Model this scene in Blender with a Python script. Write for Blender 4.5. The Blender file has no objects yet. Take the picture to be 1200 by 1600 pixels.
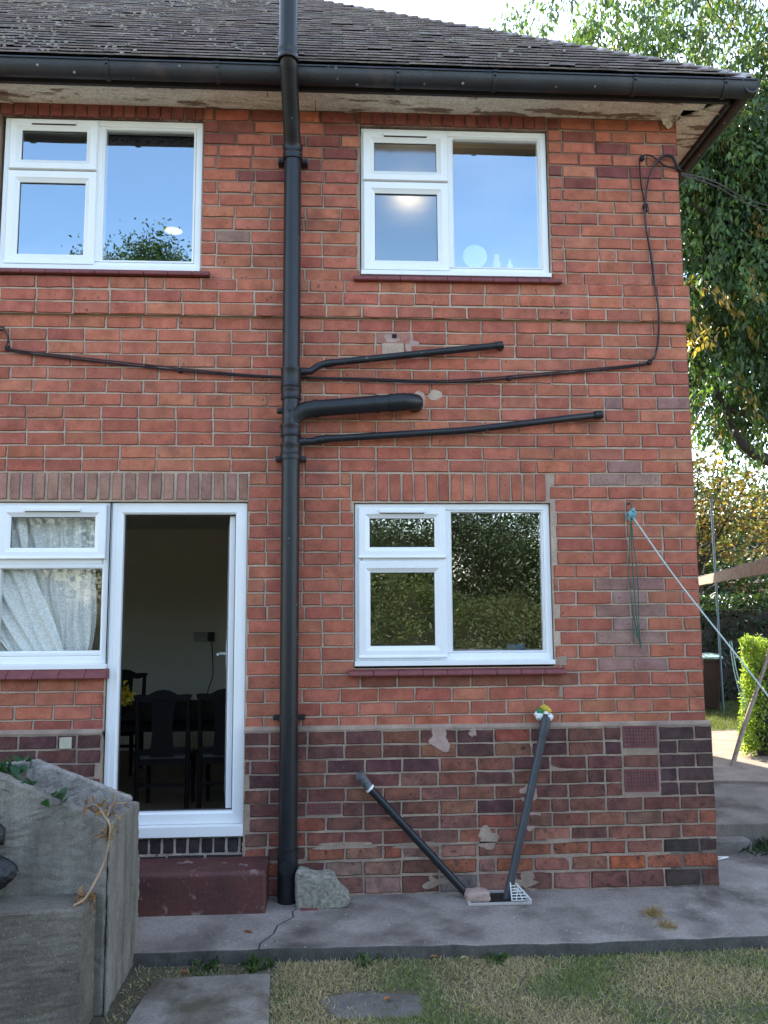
import bpy, bmesh, math, random
import numpy as np
from mathutils import Vector, Matrix
random.seed(7); RNG = np.random.default_rng(11)
R_ = math.radians
SC = bpy.context.scene
COL = SC.collection

# ------------------------------------------------------------------ camera
def make_camera():
    yaw, pitch, roll, F = 0.0569, 0.114, -0.0062, 1273.4
    cy, sy, cp, sp = math.cos(yaw), math.sin(yaw), math.cos(pitch), math.sin(pitch)
    f = Vector((sy*cp, cy*cp, sp)); r0 = Vector((cy, -sy, 0)); u0 = r0.cross(f)
    r = r0*math.cos(roll) + u0*math.sin(roll); u = -r0*math.sin(roll) + u0*math.cos(roll)
    cd = bpy.data.cameras.new("camera"); co = bpy.data.objects.new("camera", cd); COL.objects.link(co)
    M = Matrix((r, u, -f)).transposed().to_4x4(); M.translation = Vector((-2.3045, -5.097, 1.6782))
    co.matrix_world = M
    cd.sensor_fit = 'VERTICAL'; cd.sensor_height = 24; cd.lens = F/1600*24
    cd.clip_start = 0.05; cd.clip_end = 500
    SC.camera = co
make_camera()

# ------------------------------------------------------------------ sky, sun, exposure
SUN_AZ, SUN_EL = R_(-19), R_(38)          # azimuth from +y (behind the house) towards +x
W = bpy.data.worlds.new("World"); SC.world = W; W.use_nodes = True
nt = W.node_tree; nt.nodes.clear()
o_ = nt.nodes.new('ShaderNodeOutputWorld'); bg = nt.nodes.new('ShaderNodeBackground')
sk = nt.nodes.new('ShaderNodeTexSky'); sk.sky_type = 'NISHITA'; sk.sun_disc = False
sk.sun_elevation = SUN_EL; sk.sun_rotation = SUN_AZ; sk.air_density = 1.15; sk.dust_density = .6; sk.ozone_density = 3.0
tc = nt.nodes.new('ShaderNodeTexCoord'); mp = nt.nodes.new('ShaderNodeMapping'); mp.inputs['Scale'].default_value = (1.0, 1.0, 2.2)
nz = nt.nodes.new('ShaderNodeTexNoise'); nz.inputs['Scale'].default_value = 2.1; nz.inputs['Detail'].default_value = 7; nz.inputs['Roughness'].default_value = .55
rp = nt.nodes.new('ShaderNodeValToRGB'); rp.color_ramp.elements[0].position = .45; rp.color_ramp.elements[1].position = .78
rp.color_ramp.elements[0].color = (.03, .03, .03, 1); rp.color_ramp.elements[1].color = (.85, .85, .85, 1)
mx = nt.nodes.new('ShaderNodeMix'); mx.data_type = 'RGBA'; mx.inputs['B'].default_value = (8.2, 8.6, 9.2, 1)
nt.links.new(tc.outputs['Generated'], mp.inputs['Vector']); nt.links.new(mp.outputs[0], nz.inputs['Vector'])
sp_ = nt.nodes.new('ShaderNodeSeparateXYZ'); mr_ = nt.nodes.new('ShaderNodeMapRange'); mu_ = nt.nodes.new('ShaderNodeMath'); mu_.operation = 'MULTIPLY'
mr_.inputs['From Min'].default_value = -.75; mr_.inputs['From Max'].default_value = .2; mr_.inputs['To Min'].default_value = .22   # clouds thin out towards the garden side
nt.links.new(tc.outputs['Generated'], sp_.inputs[0]); nt.links.new(sp_.outputs['Y'], mr_.inputs['Value'])
nt.links.new(nz.outputs['Fac'], rp.inputs['Fac']); nt.links.new(rp.outputs['Color'], mu_.inputs[0]); nt.links.new(mr_.outputs[0], mu_.inputs[1]); nt.links.new(mu_.outputs[0], mx.inputs['Factor'])
nt.links.new(sk.outputs['Color'], mx.inputs['A']); nt.links.new(mx.outputs['Result'], bg.inputs['Color'])
bg.inputs['Strength'].default_value = 0.15
nt.links.new(bg.outputs[0], o_.inputs[0])
sl = bpy.data.lights.new("sun", 'SUN'); sl.energy = 4.5; sl.angle = R_(0.5); sl.color = (1.0, .93, .82)
so = bpy.data.objects.new("sun", sl); COL.objects.link(so)
sd = Vector((math.sin(SUN_AZ)*math.cos(SUN_EL), math.cos(SUN_AZ)*math.cos(SUN_EL), math.sin(SUN_EL)))
so.rotation_euler = sd.to_track_quat('Z', 'Y').to_euler(); so.location = sd*50
SC.view_settings.view_transform = 'Standard'; SC.view_settings.look = 'None'; SC.view_settings.gamma = 1
SC.view_settings.exposure = 2.1
SC.view_settings.use_white_balance = True; SC.view_settings.white_balance_temperature = 6900; SC.view_settings.white_balance_tint = 10
SC.render.engine = 'CYCLES'
SC.cycles.use_denoising = True
SC.cycles.max_bounces = 10; SC.cycles.transparent_max_bounces = 24
SC.cycles.sample_clamp_indirect = 6

# ------------------------------------------------------------------ materials
def nodes_of(name):
    m = bpy.data.materials.new(name); m.use_nodes = True; n = m.node_tree; n.nodes.clear(); return m, n
def mk(n, typ, **kw):
    x = n.nodes.new(typ)
    for k, v in kw.items(): setattr(x, k, v)
    return x
def noise(n, vec, scale, detail=4, rough=.6):
    x = mk(n, 'ShaderNodeTexNoise'); x.inputs['Scale'].default_value = scale; x.inputs['Detail'].default_value = detail
    x.inputs['Roughness'].default_value = rough; n.links.new(vec, x.inputs['Vector']); return x.outputs['Fac']
def ramp(n, fac, p0, p1, c0=(0, 0, 0, 1), c1=(1, 1, 1, 1)):
    x = mk(n, 'ShaderNodeValToRGB'); e = x.color_ramp.elements
    e[0].position = p0; e[1].position = p1; e[0].color = c0; e[1].color = c1; n.links.new(fac, x.inputs['Fac']); return x.outputs['Color']
def mixc(n, fac, a, b, mode='MIX'):
    x = mk(n, 'ShaderNodeMix', data_type='RGBA', blend_type=mode)
    for s, v in (('Factor', fac), ('A', a), ('B', b)):
        if isinstance(v, (int, float)): x.inputs[s].default_value = v
        elif isinstance(v, tuple): x.inputs[s].default_value = (*v[:3], 1)
        else: n.links.new(v, x.inputs[s])
    return x.outputs['Result']
def surf(name, c1, c2=None, scale=6, rough=.85, bump=.3, bscale=60, attr=False, specks=None, stain=None, metal=0, stretch=None, spec=.5, speck_scale=120, bdist=.004, zdirt=None, grain=0, spots=None):
    """c1/c2 noise-mottled surface; specks=(colour, threshold); stain=(colour, scale, p0, p1)"""
    m, n = nodes_of(name); c2 = c2 or tuple(v*.7 for v in c1)
    out = mk(n, 'ShaderNodeOutputMaterial'); p = mk(n, 'ShaderNodeBsdfPrincipled')
    t = mk(n, 'ShaderNodeTexCoord').outputs['Object']
    if stretch:
        mpn = mk(n, 'ShaderNodeMapping'); mpn.inputs['Scale'].default_value = stretch; n.links.new(t, mpn.inputs['Vector']); t2 = mpn.outputs[0]
    else: t2 = t
    f = ramp(n, noise(n, t2, scale, 6), .33, .68)
    if attr:
        a = mk(n, 'ShaderNodeAttribute', attribute_name='Col').outputs['Color']
        c = mixc(n, f, mixc(n, 1.0, a, c2, 'MULTIPLY'), mixc(n, 1.0, a, c1, 'MULTIPLY'))
    else: c = mixc(n, f, c2, c1)
    c = mixc(n, 1.0, c, ramp(n, noise(n, t, bscale*1.3, 4, .75), .28, .72, (1-grain,)*3+(1,), (1+grain,)*3+(1,)), 'MULTIPLY') if grain else c
    if stain:
        c = mixc(n, ramp(n, noise(n, t2, stain[1], 5), stain[2], stain[3]), c, stain[0])
    if spots: c = mixc(n, ramp(n, noise(n, t, spots[1], 5, .65), spots[2], spots[3]), c, spots[0])
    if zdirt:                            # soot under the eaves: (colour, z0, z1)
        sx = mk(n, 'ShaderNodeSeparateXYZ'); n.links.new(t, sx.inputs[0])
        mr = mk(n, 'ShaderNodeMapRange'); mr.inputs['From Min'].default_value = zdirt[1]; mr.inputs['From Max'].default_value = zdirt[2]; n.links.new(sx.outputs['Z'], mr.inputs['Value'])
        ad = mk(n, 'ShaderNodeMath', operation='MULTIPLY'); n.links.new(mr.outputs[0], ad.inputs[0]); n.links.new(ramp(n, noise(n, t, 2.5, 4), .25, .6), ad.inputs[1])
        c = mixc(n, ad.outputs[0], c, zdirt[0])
    if specks:
        v = mk(n, 'ShaderNodeTexVoronoi'); v.inputs['Scale'].default_value = speck_scale; n.links.new(t, v.inputs['Vector'])
        w = noise(n, t, speck_scale*.23, 2)
        k = mk(n, 'ShaderNodeMath', operation='MULTIPLY'); n.links.new(v.outputs['Distance'], k.inputs[0]); n.links.new(ramp(n, w, .3, .6, (2.2, 2.2, 2.2, 1), (1, 1, 1, 1)), k.inputs[1])
        c = mixc(n, ramp(n, k.outputs[0], specks[1], specks[1]+.08, (1, 1, 1, 1), (0, 0, 0, 1)), c, specks[0])
    n.links.new(c, p.inputs['Base Color'])
    rr = ramp(n, noise(n, t, scale*3, 3), .2, .8, (rough*.85,)*3+(1,), (min(1, rough*1.12),)*3+(1,)); n.links.new(rr, p.inputs['Roughness'])
    p.inputs['Metallic'].default_value = metal; p.inputs['Specular IOR Level'].default_value = spec
    if bump:
        b = mk(n, 'ShaderNodeBump'); b.inputs['Strength'].default_value = bump; b.inputs['Distance'].default_value = bdist
        n.links.new(noise(n, t, bscale, 5, .7), b.inputs['Height']); n.links.new(b.outputs[0], p.inputs['Normal'])
    n.links.new(p.outputs[0], out.inputs[0]); return m
def leafmat(name, trans=.4, rough=.45):
    m, n = nodes_of(name); out = mk(n, 'ShaderNodeOutputMaterial')
    a = mk(n, 'ShaderNodeAttribute', attribute_name='Col').outputs['Color']
    d = mk(n, 'ShaderNodeBsdfPrincipled'); d.inputs['Roughness'].default_value = rough; n.links.new(a, d.inputs['Base Color'])
    t = mk(n, 'ShaderNodeBsdfTranslucent'); n.links.new(mixc(n, 1.0, a, (1.5, 1.6, .7), 'MULTIPLY'), t.inputs['Color'])
    x = mk(n, 'ShaderNodeMixShader'); x.inputs[0].default_value = trans
    n.links.new(d.outputs[0], x.inputs[1]); n.links.new(t.outputs[0], x.inputs[2]); n.links.new(x.outputs[0], out.inputs[0]); return m
def glassmat(name, ior=4.0, frost=0, tint=(1, 1, 1)):
    m, n = nodes_of(name); out = mk(n, 'ShaderNodeOutputMaterial')
    fr = mk(n, 'ShaderNodeFresnel'); fr.inputs['IOR'].default_value = ior
    g = mk(n, 'ShaderNodeNewGeometry')
    inv = mk(n, 'ShaderNodeMath', operation='SUBTRACT'); inv.inputs[0].default_value = 1; n.links.new(g.outputs['Backfacing'], inv.inputs[1])
    mu = mk(n, 'ShaderNodeMath', operation='MULTIPLY'); n.links.new(fr.outputs[0], mu.inputs[0]); n.links.new(inv.outputs[0], mu.inputs[1])
    gl = mk(n, 'ShaderNodeBsdfGlossy'); gl.inputs['Roughness'].default_value = .12 if frost else 0.0; gl.inputs['Color'].default_value = (*tint, 1)
    t = mk(n, 'ShaderNodeTexCoord').outputs['Object']
    b = mk(n, 'ShaderNodeBump'); b.inputs['Strength'].default_value = .35; b.inputs['Distance'].default_value = .004
    n.links.new(noise(n, t, 2.2, 2), b.inputs['Height']); n.links.new(b.outputs[0], gl.inputs['Normal'])
    if frost:
        tr = mk(n, 'ShaderNodeMixShader'); tr.inputs[0].default_value = .25
        r1 = mk(n, 'ShaderNodeBsdfTranslucent'); r1.inputs['Color'].default_value = (.55, .62, .66, 1)
        r2 = mk(n, 'ShaderNodeBsdfRefraction'); r2.inputs['Color'].default_value = (.85, .9, .92, 1); r2.inputs['IOR'].default_value = 1.2; r2.inputs['Roughness'].default_value = .95
        n.links.new(r2.outputs[0], tr.inputs[1]); n.links.new(r1.outputs[0], tr.inputs[2])
    else:
        tr = mk(n, 'ShaderNodeBsdfTransparent'); tr.inputs['Color'].default_value = (.95, .955, .95, 1)
    x = mk(n, 'ShaderNodeMixShader'); n.links.new(mu.outputs[0], x.inputs[0]); n.links.new(tr.outputs[0], x.inputs[1]); n.links.new(gl.outputs[0], x.inputs[2])
    n.links.new(x.outputs[0], out.inputs[0]); return m
def emitmat(name, c, s):
    m, n = nodes_of(name); out = mk(n, 'ShaderNodeOutputMaterial'); e = mk(n, 'ShaderNodeEmission')
    e.inputs[0].default_value = (*c, 1); e.inputs[1].default_value = s; n.links.new(e.outputs[0], out.inputs[0]); return m
def lacemat(name):
    m, n = nodes_of(name); out = mk(n, 'ShaderNodeOutputMaterial'); t = mk(n, 'ShaderNodeTexCoord').outputs['Object']
    d = mk(n, 'ShaderNodeBsdfPrincipled'); d.inputs['Base Color'].default_value = (.93, .93, .90, 1); d.inputs['Roughness'].default_value = .9
    tl = mk(n, 'ShaderNodeBsdfTranslucent'); tl.inputs[0].default_value = (.9, .9, .86, 1)
    a = mk(n, 'ShaderNodeMixShader'); a.inputs[0].default_value = .15; n.links.new(d.outputs[0], a.inputs[1]); n.links.new(tl.outputs[0], a.inputs[2])
    tr = mk(n, 'ShaderNodeBsdfTransparent')
    f = ramp(n, noise(n, t, 95, 3, .6), .40, .58, (.74, .74, .74, 1), (1, 1, 1, 1))
    x = mk(n, 'ShaderNodeMixShader'); n.links.new(f, x.inputs[0]); n.links.new(tr.outputs[0], x.inputs[1]); n.links.new(a.outputs[0], x.inputs[2])
    n.links.new(x.outputs[0], out.inputs[0]); return m

M = {}
M['brick'] = surf('brick', (1.16, 1.14, 1.12), (.70, .66, .66), 11, .93, .75, 120, spec=.25, bdist=.006, attr=True, specks=((.5, .45, .42), .02), speck_scale=35, stain=((.20, .078, .06), 3.4, .56, .76), grain=.30, spots=((.13, .05, .042), 22, .61, .70))
M['plinth_brick'] = surf('plinth_brick', (1.25, 1.15, 1.08), (.62, .58, .58), 14, .93, .9, 110, spec=.2, bdist=.006, attr=True, specks=((.4, .38, .36), .03), speck_scale=50, grain=.30, spots=((.06, .038, .036), 26, .58, .68))
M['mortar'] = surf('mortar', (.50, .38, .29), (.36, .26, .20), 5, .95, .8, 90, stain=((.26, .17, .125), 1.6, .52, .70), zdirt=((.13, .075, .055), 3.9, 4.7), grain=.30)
M['mortar_low'] = surf('mortar_low', (.40, .295, .225), (.25, .18, .14), 9, .95, .8, 90, stain=((.22, .16, .13), 2.2, .5, .66), grain=.30)
M['upvc'] = surf('upvc', (.80, .81, .82), (.76, .77, .78), 4, .32, .0)
M['upvc_dirty'] = surf('upvc_dirty', (.80, .81, .82), (.70, .71, .70), 3, .35, 0, stain=((.55, .53, .47), 9, .62, .78))
M['seal'] = surf('seal', (.02, .02, .022), None, 5, .6, 0)
M['glass'] = glassmat('glass', 4.3, 0, (.74, .90, 1.0)); M['glass_low'] = glassmat('glass_low', 2.9); M['glass_clear'] = glassmat('glass_clear', 1.6); M['frost'] = glassmat('frosted_glass', 2.9, 1, (.66, .88, 1.0))
M['tile_sill'] = surf('tile_sill', (.20, .045, .045), (.13, .03, .035), 12, .55, .3, 80, grain=.30)
M['black_pipe'] = surf('black_pipe', (.013, .015, .02), (.009, .010, .013), 8, .40, .12, 30, stain=((.03, .033, .038), 5, .62, .8), specks=((.12, .125, .13), .05), speck_scale=13, spec=.4)
M['grey_pipe'] = surf('grey_pipe', (.05, .055, .064), (.036, .04, .048), 8, .5, .1, 40)
M['gutter'] = surf('gutter', (.016, .018, .025), (.010, .011, .015), 6, .45, .5, 25, stain=((.06, .038, .036), 3.5, .56, .72), specks=((.3, .31, .32), .07), speck_scale=11, bdist=.005)
M['soffit'] = surf('soffit', (.82, .77, .68), (.64, .58, .49), 4, .85, .7, 40, stain=((.26, .18, .13), 3.0, .545, .59), stretch=(1, 3.5, 1), bdist=.008, grain=.30)
M['fascia'] = surf('fascia', (.03, .028, .03), (.018, .016, .018), 6, .7, .4, 30)
M['tile'] = surf('roof_tile', (1.2, 1.2, 1.2), (.65, .63, .62), 7, .9, .5, 70, attr=True, grain=.30)
M['moss'] = surf('moss', (.31, .29, .25), (.17, .155, .12), 9, 1, .8, 90)
M['lead'] = surf('slip', (.07, .045, .045), None, 8, .8, .3, 50)
M['step'] = surf('painted_step', (.105, .032, .027), (.065, .021, .02), 5, .65, .5, 50, stain=((.24, .17, .155), 14, .60, .70), specks=((.34, .28, .26), .05), speck_scale=30, grain=.30)
M['concrete'] = surf('concrete', (.34, .295, .265), (.21, .18, .16), 2.6, .97, .9, 60, stain=((.105, .088, .078), 1.9, .47, .64), specks=((.42, .40, .37), .06), speck_scale=16, spec=.15, bdist=.008, grain=.30)
M['concrete_light'] = surf('concrete_light', (.42, .39, .35), (.30, .275, .25), 3, .95, .5, 60, stain=((.2, .17, .14), 2.5, .6, .8))
M['bunker'] = surf('bunker_concrete', (.235, .215, .185), (.14, .128, .11), 3, .92, .55, 100, specks=((.5, .49, .47), .055), speck_scale=60, stain=((.105, .093, .072), 4, .50, .72), stretch=(3, 3, .6), spec=.2, grain=.30)
M['bunker_rough'] = surf('bunker_rough', (.36, .33, .30), (.17, .155, .14), 16, .95, 1.0, 45, specks=((.5, .49, .47), .07), speck_scale=70, bdist=.01, grain=.30)
M['stone'] = surf('granite_stone', (.34, .315, .26), (.13, .122, .10), 45, .85, .8, 60, bdist=.006)
M['rubble'] = surf('pink_render', (.42, .29, .25), (.30, .20, .17), 14, .95, .8, 50)
M['lawn'] = surf('lawn_soil', (.15, .125, .075), (.09, .074, .046), 5, 1, .9, 60, bdist=.02, stain=((.15, .125, .08), 2.0, .5, .7), grain=.30)
M['far_lawn'] = surf('far_lawn', (.12, .15, .045), (.075, .10, .03), 9, 1, .9, 60, bdist=.03)
M['dirt'] = surf('dirt_path', (.30, .235, .19), (.19, .145, .115), 5, .95, .7, 50, bdist=.012, grain=.30)
M['leaf'] = leafmat('leaf'); M['leaf_bright'] = leafmat('leaf_bright', .55); M['leaf_dark'] = leafmat('leaf_dark', .25); M['blade'] = leafmat('grass_blade', .3, .6)
M['bark'] = surf('bark', (.06, .045, .035), (.025, .02, .017), 20, .95, .9, 40, bdist=.01)
M['wood'] = surf('old_timber', (.36, .29, .21), (.20, .155, .11), 6, .85, .6, 40, stretch=(6, .7, 6))
M['pole'] = surf('pole_metal', (.12, .17, .22), (.08, .115, .15), 6, .5, .15, 30)
M['rope'] = surf('rope_fibre', (.45, .62, .58), (.22, .42, .36), 60, .9, .4, 200)
M['cord'] = surf('green_cord', (.06, .14, .10), (.04, .09, .07), 60, .9, .3, 200)
M['cable'] = surf('cable_sheath', (.015, .014, .018), (.03, .02, .022), 30, .75, .0, spec=.25)
M['bin'] = surf('bin_plastic', (.05, .026, .018), (.036, .019, .013), 6, .7, .1, 40, spec=.2)
M['bin_lid'] = surf('bin_lid', (.30, .42, .36), (.24, .34, .30), 6, .5, .1, 40)
M['int_wall'] = surf('cream_plaster', (.78, .72, .60), (.73, .67, .55), 2, .9, 0)
M['int_floor'] = surf('floor_boards', (.20, .14, .09), (.14, .095, .06), 6, .6, .2, 30)
M['int_ceil'] = surf('ceiling_paint', (.7, .68, .64), (.65, .63, .6), 2, .9, 0)
M['dark_wood'] = surf('dark_wood', (.012, .009, .009), (.008, .006, .006), 8, .7, .1, 30, spec=.2)
M['seat_pad'] = surf('seat_pad', (.14, .13, .125), None, 20, .9, .2, 90)
M['yellow'] = surf('yellow_petal', (.62, .46, .05), (.45, .32, .03), 15, .7, .3, 60)
M['white_plastic'] = surf('white_plastic', (.75, .75, .74), (.68, .68, .67), 6, .4, 0)
M['lamp_on'] = emitmat('lamp_glow', (1.0, .74, .22), .27)
M['lamp_shade'] = surf('lamp_shade', (.45, .42, .40), None, 5, .8, 0)
M['lace'] = lacemat('lace')
M['pelmet'] = surf('pelmet_cloth', (.035, .035, .05), None, 9, .9, .2, 60)
M['bag'] = surf('bag_plastic', (.012, .013, .016), (.008, .008, .010), 8, .38, .8, 14, bdist=.03)
M['terracotta'] = surf('terracotta_vent', (.17, .048, .048), (.11, .034, .038), 14, .75, .4, 70)
M['void'] = surf('void', (.012, .010, .010), None, 8, 1, 0)
M['blue_brick'] = surf('blue_brick', (.045, .036, .042), (.028, .024, .03), 12, .6, .4, 90)
M['blue_plastic'] = surf('blue_plastic', (.10, .16, .22), None, 6, .4, 0)
M['green_rag'] = surf('green_rag', (.03, .26, .09), (.02, .18, .06), 20, .8, .5, 60)
M['mirror'] = surf('mirror_face', (.62, .70, .72), None, 4, .15, 0)
M['pink'] = surf('pink_bottle', (.75, .62, .60), None, 4, .3, 0)
M['dry'] = surf('dry_stem', (.38, .27, .17), (.25, .165, .10), 14, .9, .4, 60)
M['far_brick'] = surf('far_brick', (.30, .13, .09), (.22, .09, .07), 12, .9, .3, 40)
M['far_tile'] = surf('far_tile', (.20, .13, .10), (.14, .09, .075), 12, .9, .4, 30)

# ------------------------------------------------------------------ mesh builder
class MB:
    def __init__(s): s.v = []; s.f = []; s.c = []; s.mi = []
    def face(s, pts, c=None, mi=0):
        i = len(s.v); s.v += [tuple(p) for p in pts]; s.f.append(tuple(range(i, i+len(pts)))); s.c.append(c or (1, 1, 1)); s.mi.append(mi)
    def idx(s, vs, fs, c=None, mi=0):
        i = len(s.v); s.v += [tuple(p) for p in vs]
        for f in fs: s.f.append(tuple(k+i for k in f)); s.c.append(c or (1, 1, 1)); s.mi.append(mi)
    def box(s, x0, x1, y0, y1, z0, z1, c=None, mi=0, mat=None):
        vs = [(x, y, z) for z in (z0, z1) for y in (y0, y1) for x in (x0, x1)]
        if mat: vs = [mat @ Vector(p) for p in vs]
        s.idx(vs, [(0, 2, 3, 1), (4, 5, 7, 6), (0, 1, 5, 4), (2, 6, 7, 3), (0, 4, 6, 2), (1, 3, 7, 5)], c, mi)
    def tube(s, pts, r, n=10, c=None, cap=True, mi=0):
        pts = [Vector(p) for p in pts]; rs = r if isinstance(r, (list, tuple)) else [r]*len(pts)
        vs = []; prev = None
        for i, p in enumerate(pts):
            d = (pts[min(i+1, len(pts)-1)]-pts[max(i-1, 0)]).normalized()
            if prev is None:
                a = Vector((0, 0, 1)) if abs(d.z) < .9 else Vector((1, 0, 0)); u = d.cross(a).normalized()
            else: u = (prev - d*prev.dot(d)).normalized()
            prev = u; w = d.cross(u)
            for k in range(n):
                t = 2*math.pi*k/n; vs.append(p + (u*math.cos(t)+w*math.sin(t))*rs[i])
        fs = []
        for i in range(len(pts)-1):
            for k in range(n): fs.append((i*n+k, i*n+(k+1) % n, (i+1)*n+(k+1) % n, (i+1)*n+k))
        if cap: fs.append(tuple(range(n-1, -1, -1))); fs.append(tuple(range((len(pts)-1)*n, len(pts)*n)))
        s.idx(vs, fs, c, mi)
    def prism(s, poly, axis, a, b, c=None, mi=0):
        """poly in the plane across axis ('x': (y,z), 'y': (x,z), 'z': (x,y))"""
        def P(q, t): return {'x': (t, q[0], q[1]), 'y': (q[0], t, q[1]), 'z': (q[0], q[1], t)}[axis]
        n = len(poly); vs = [P(q, a) for q in poly]+[P(q, b) for q in poly]
        fs = [tuple(range(n)), tuple(range(2*n-1, n-1, -1))]+[(k, k+n, (k+1) % n+n, (k+1) % n) for k in range(n)]
        s.idx(vs, fs, c, mi)
    def frame(s, x0, x1, z0, z1, prof, c=None):
        """mitred rectangular frame; prof = closed list of (inset, y)"""
        n = len(prof); vs = []
        for (sx, sz) in ((0, 0), (1, 0), (1, 1), (0, 1)):
            for (d, y) in prof: vs.append((x0+d if not sx else x1-d, y, z0+d if not sz else z1-d))
        fs = []
        for k in range(4):
            for j in range(n): fs.append((k*n+j, ((k+1) % 4)*n+j, ((k+1) % 4)*n+(j+1) % n, k*n+(j+1) % n))
        s.idx(vs, fs, c)
    def build(s, name, mat, parent=None, smooth=0, bevel=0, fix=True):
        me = bpy.data.meshes.new(name); me.from_pydata([tuple(v) for v in s.v], [], s.f)
        ca = me.color_attributes.new('Col', 'FLOAT_COLOR', 'CORNER')
        arr = []
        for f, c in zip(s.f, s.c): arr += [c[0], c[1], c[2], 1.0]*len(f)
        ca.data.foreach_set('color', arr)
        for m in (mat if isinstance(mat, list) else [mat]): me.materials.append(m)
        me.polygons.foreach_set('material_index', s.mi)
        if fix:
            bm = bmesh.new(); bm.from_mesh(me)
            bmesh.ops.remove_doubles(bm, verts=bm.verts, dist=1e-5) if smooth or bevel else None
            bmesh.ops.recalc_face_normals(bm, faces=bm.faces); bm.to_mesh(me); bm.free()
        if smooth:
            me.polygons.foreach_set('use_smooth', [True]*len(me.polygons)); me.set_sharp_from_angle(angle=R_(smooth))
        o = bpy.data.objects.new(name, me); COL.objects.link(o)
        if parent: o.parent = parent
        if bevel:
            b = o.modifiers.new('bevel', 'BEVEL'); b.width = bevel; b.segments = 2; b.limit_method = 'ANGLE'; b.angle_limit = R_(40)
        return o
def mesh_np(name, V, F, cols, mat, parent=None):
    """V (N,3); F (M,k); cols (N,3)"""
    me = bpy.data.meshes.new(name); k = F.shape[1]
    me.vertices.add(len(V)); me.vertices.foreach_set('co', V.astype(np.float32).ravel())
    me.loops.add(F.size); me.loops.foreach_set('vertex_index', F.astype(np.int32).ravel())
    me.polygons.add(len(F)); me.polygons.foreach_set('loop_start', np.arange(0, F.size, k, dtype=np.int32))
    me.update(calc_edges=True)
    ca = me.color_attributes.new('Col', 'FLOAT_COLOR', 'POINT')
    ca.data.foreach_set('color', np.c_[cols, np.ones(len(cols))].astype(np.float32).ravel())
    me.materials.append(mat); o = bpy.data.objects.new(name, me); COL.objects.link(o)
    if parent: o.parent = parent
    return o
def tag(o, label=None, cat=None, group=None, kind=None):
    if label: o['label'] = label
    if cat: o['category'] = cat
    if group: o['group'] = group
    if kind: o['kind'] = kind
    return o
def empty(name, loc=(0, 0, 0), label=None, cat=None, group=None):
    o = bpy.data.objects.new(name, None); COL.objects.link(o); o.empty_display_size = .1
    o.location = loc; return tag(o, label, cat, group)
def settle(root, loc):
    """move an empty to loc while its children keep their place"""
    root.location = loc
    for ch in [o for o in bpy.data.objects if o.parent == root]: ch.location = tuple(-v for v in loc)
    return root
def lerp(a, b, t): return a+(b-a)*t
def catmull(pts, n=6):
    pts = [Vector(p) for p in pts]; P = [pts[0]*2-pts[1]]+pts+[pts[-1]*2-pts[-2]]; out = []
    for i in range(1, len(P)-2):
        for k in range(n):
            t = k/n; a, b, c, d = P[i-1:i+3]
            out.append(.5*((2*b)+(c-a)*t+(2*a-5*b+4*c-d)*t*t+(3*b-a-3*c+d)*t**3))
    return out+[pts[-1]]

# ------------------------------------------------------------------ ground
C_ = .0838                                # one brick course
def rect_minus(x0, x1, z0, z1, holes):
    xs = sorted({x0, x1, *[min(max(h[i], x0), x1) for h in holes for i in (0, 1)]}); zs = sorted({z0, z1, *[min(max(h[i], z0), z1) for h in holes for i in (2, 3)]})
    for i in range(len(xs)-1):
        for j in range(len(zs)-1):
            cx, cz = (xs[i]+xs[i+1])/2, (zs[j]+zs[j+1])/2
            if not any(h[0] < cx < h[1] and h[2] < cz < h[3] for h in holes): yield xs[i], xs[i+1], zs[j], zs[j+1]
b = MB(); b.face([(-70, -70, -.10), (70, -70, -.10), (70, 90, -.10), (-70, 90, -.10)])
tag(b.build('lawn_ground', M['lawn'], fix=False), 'dry patchy lawn soil around the house', kind='structure')
def path_slab():
    b = MB(); n = 96; pts = []
    for i in range(n+1):
        x = lerp(-7.5, 3.6, i/n); pts.append((x, -.765+.02*math.sin(x*1.7)+random.uniform(-.012, .012)))
    top = -.035
    poly = pts+[(3.6, .72), (-7.5, .72)]
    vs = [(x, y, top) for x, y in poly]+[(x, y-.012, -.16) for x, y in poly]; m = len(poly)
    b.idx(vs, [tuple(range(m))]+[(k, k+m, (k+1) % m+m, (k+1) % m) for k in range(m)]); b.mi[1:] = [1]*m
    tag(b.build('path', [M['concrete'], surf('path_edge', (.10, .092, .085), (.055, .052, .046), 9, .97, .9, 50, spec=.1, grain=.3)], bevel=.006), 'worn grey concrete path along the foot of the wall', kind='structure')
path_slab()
# thin crack across the path
b = MB(); p = [(-2.50, -.16), (-2.56, -.25), (-2.55, -.34), (-2.63, -.45), (-2.64, -.56), (-2.70, -.68), (-2.70, -.76)]
for i in range(len(p)-1):
    (xa, ya), (xb, yb) = p[i], p[i+1]; w = .0035
    b.face([(xa-w, ya, -.0335), (xa+w, ya, -.0335), (xb+w, yb, -.0335), (xb-w, yb, -.0335)])
for x, y0, y1 in ((1.0, -.75, .7),):
    b.face([(x, y0, -.0335), (x+.006, y0, -.0335), (x+.056, y1, -.0335), (x+.05, y1, -.0335)])
tag(b.build('path_crack', M['void'], fix=False), kind='structure')
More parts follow.
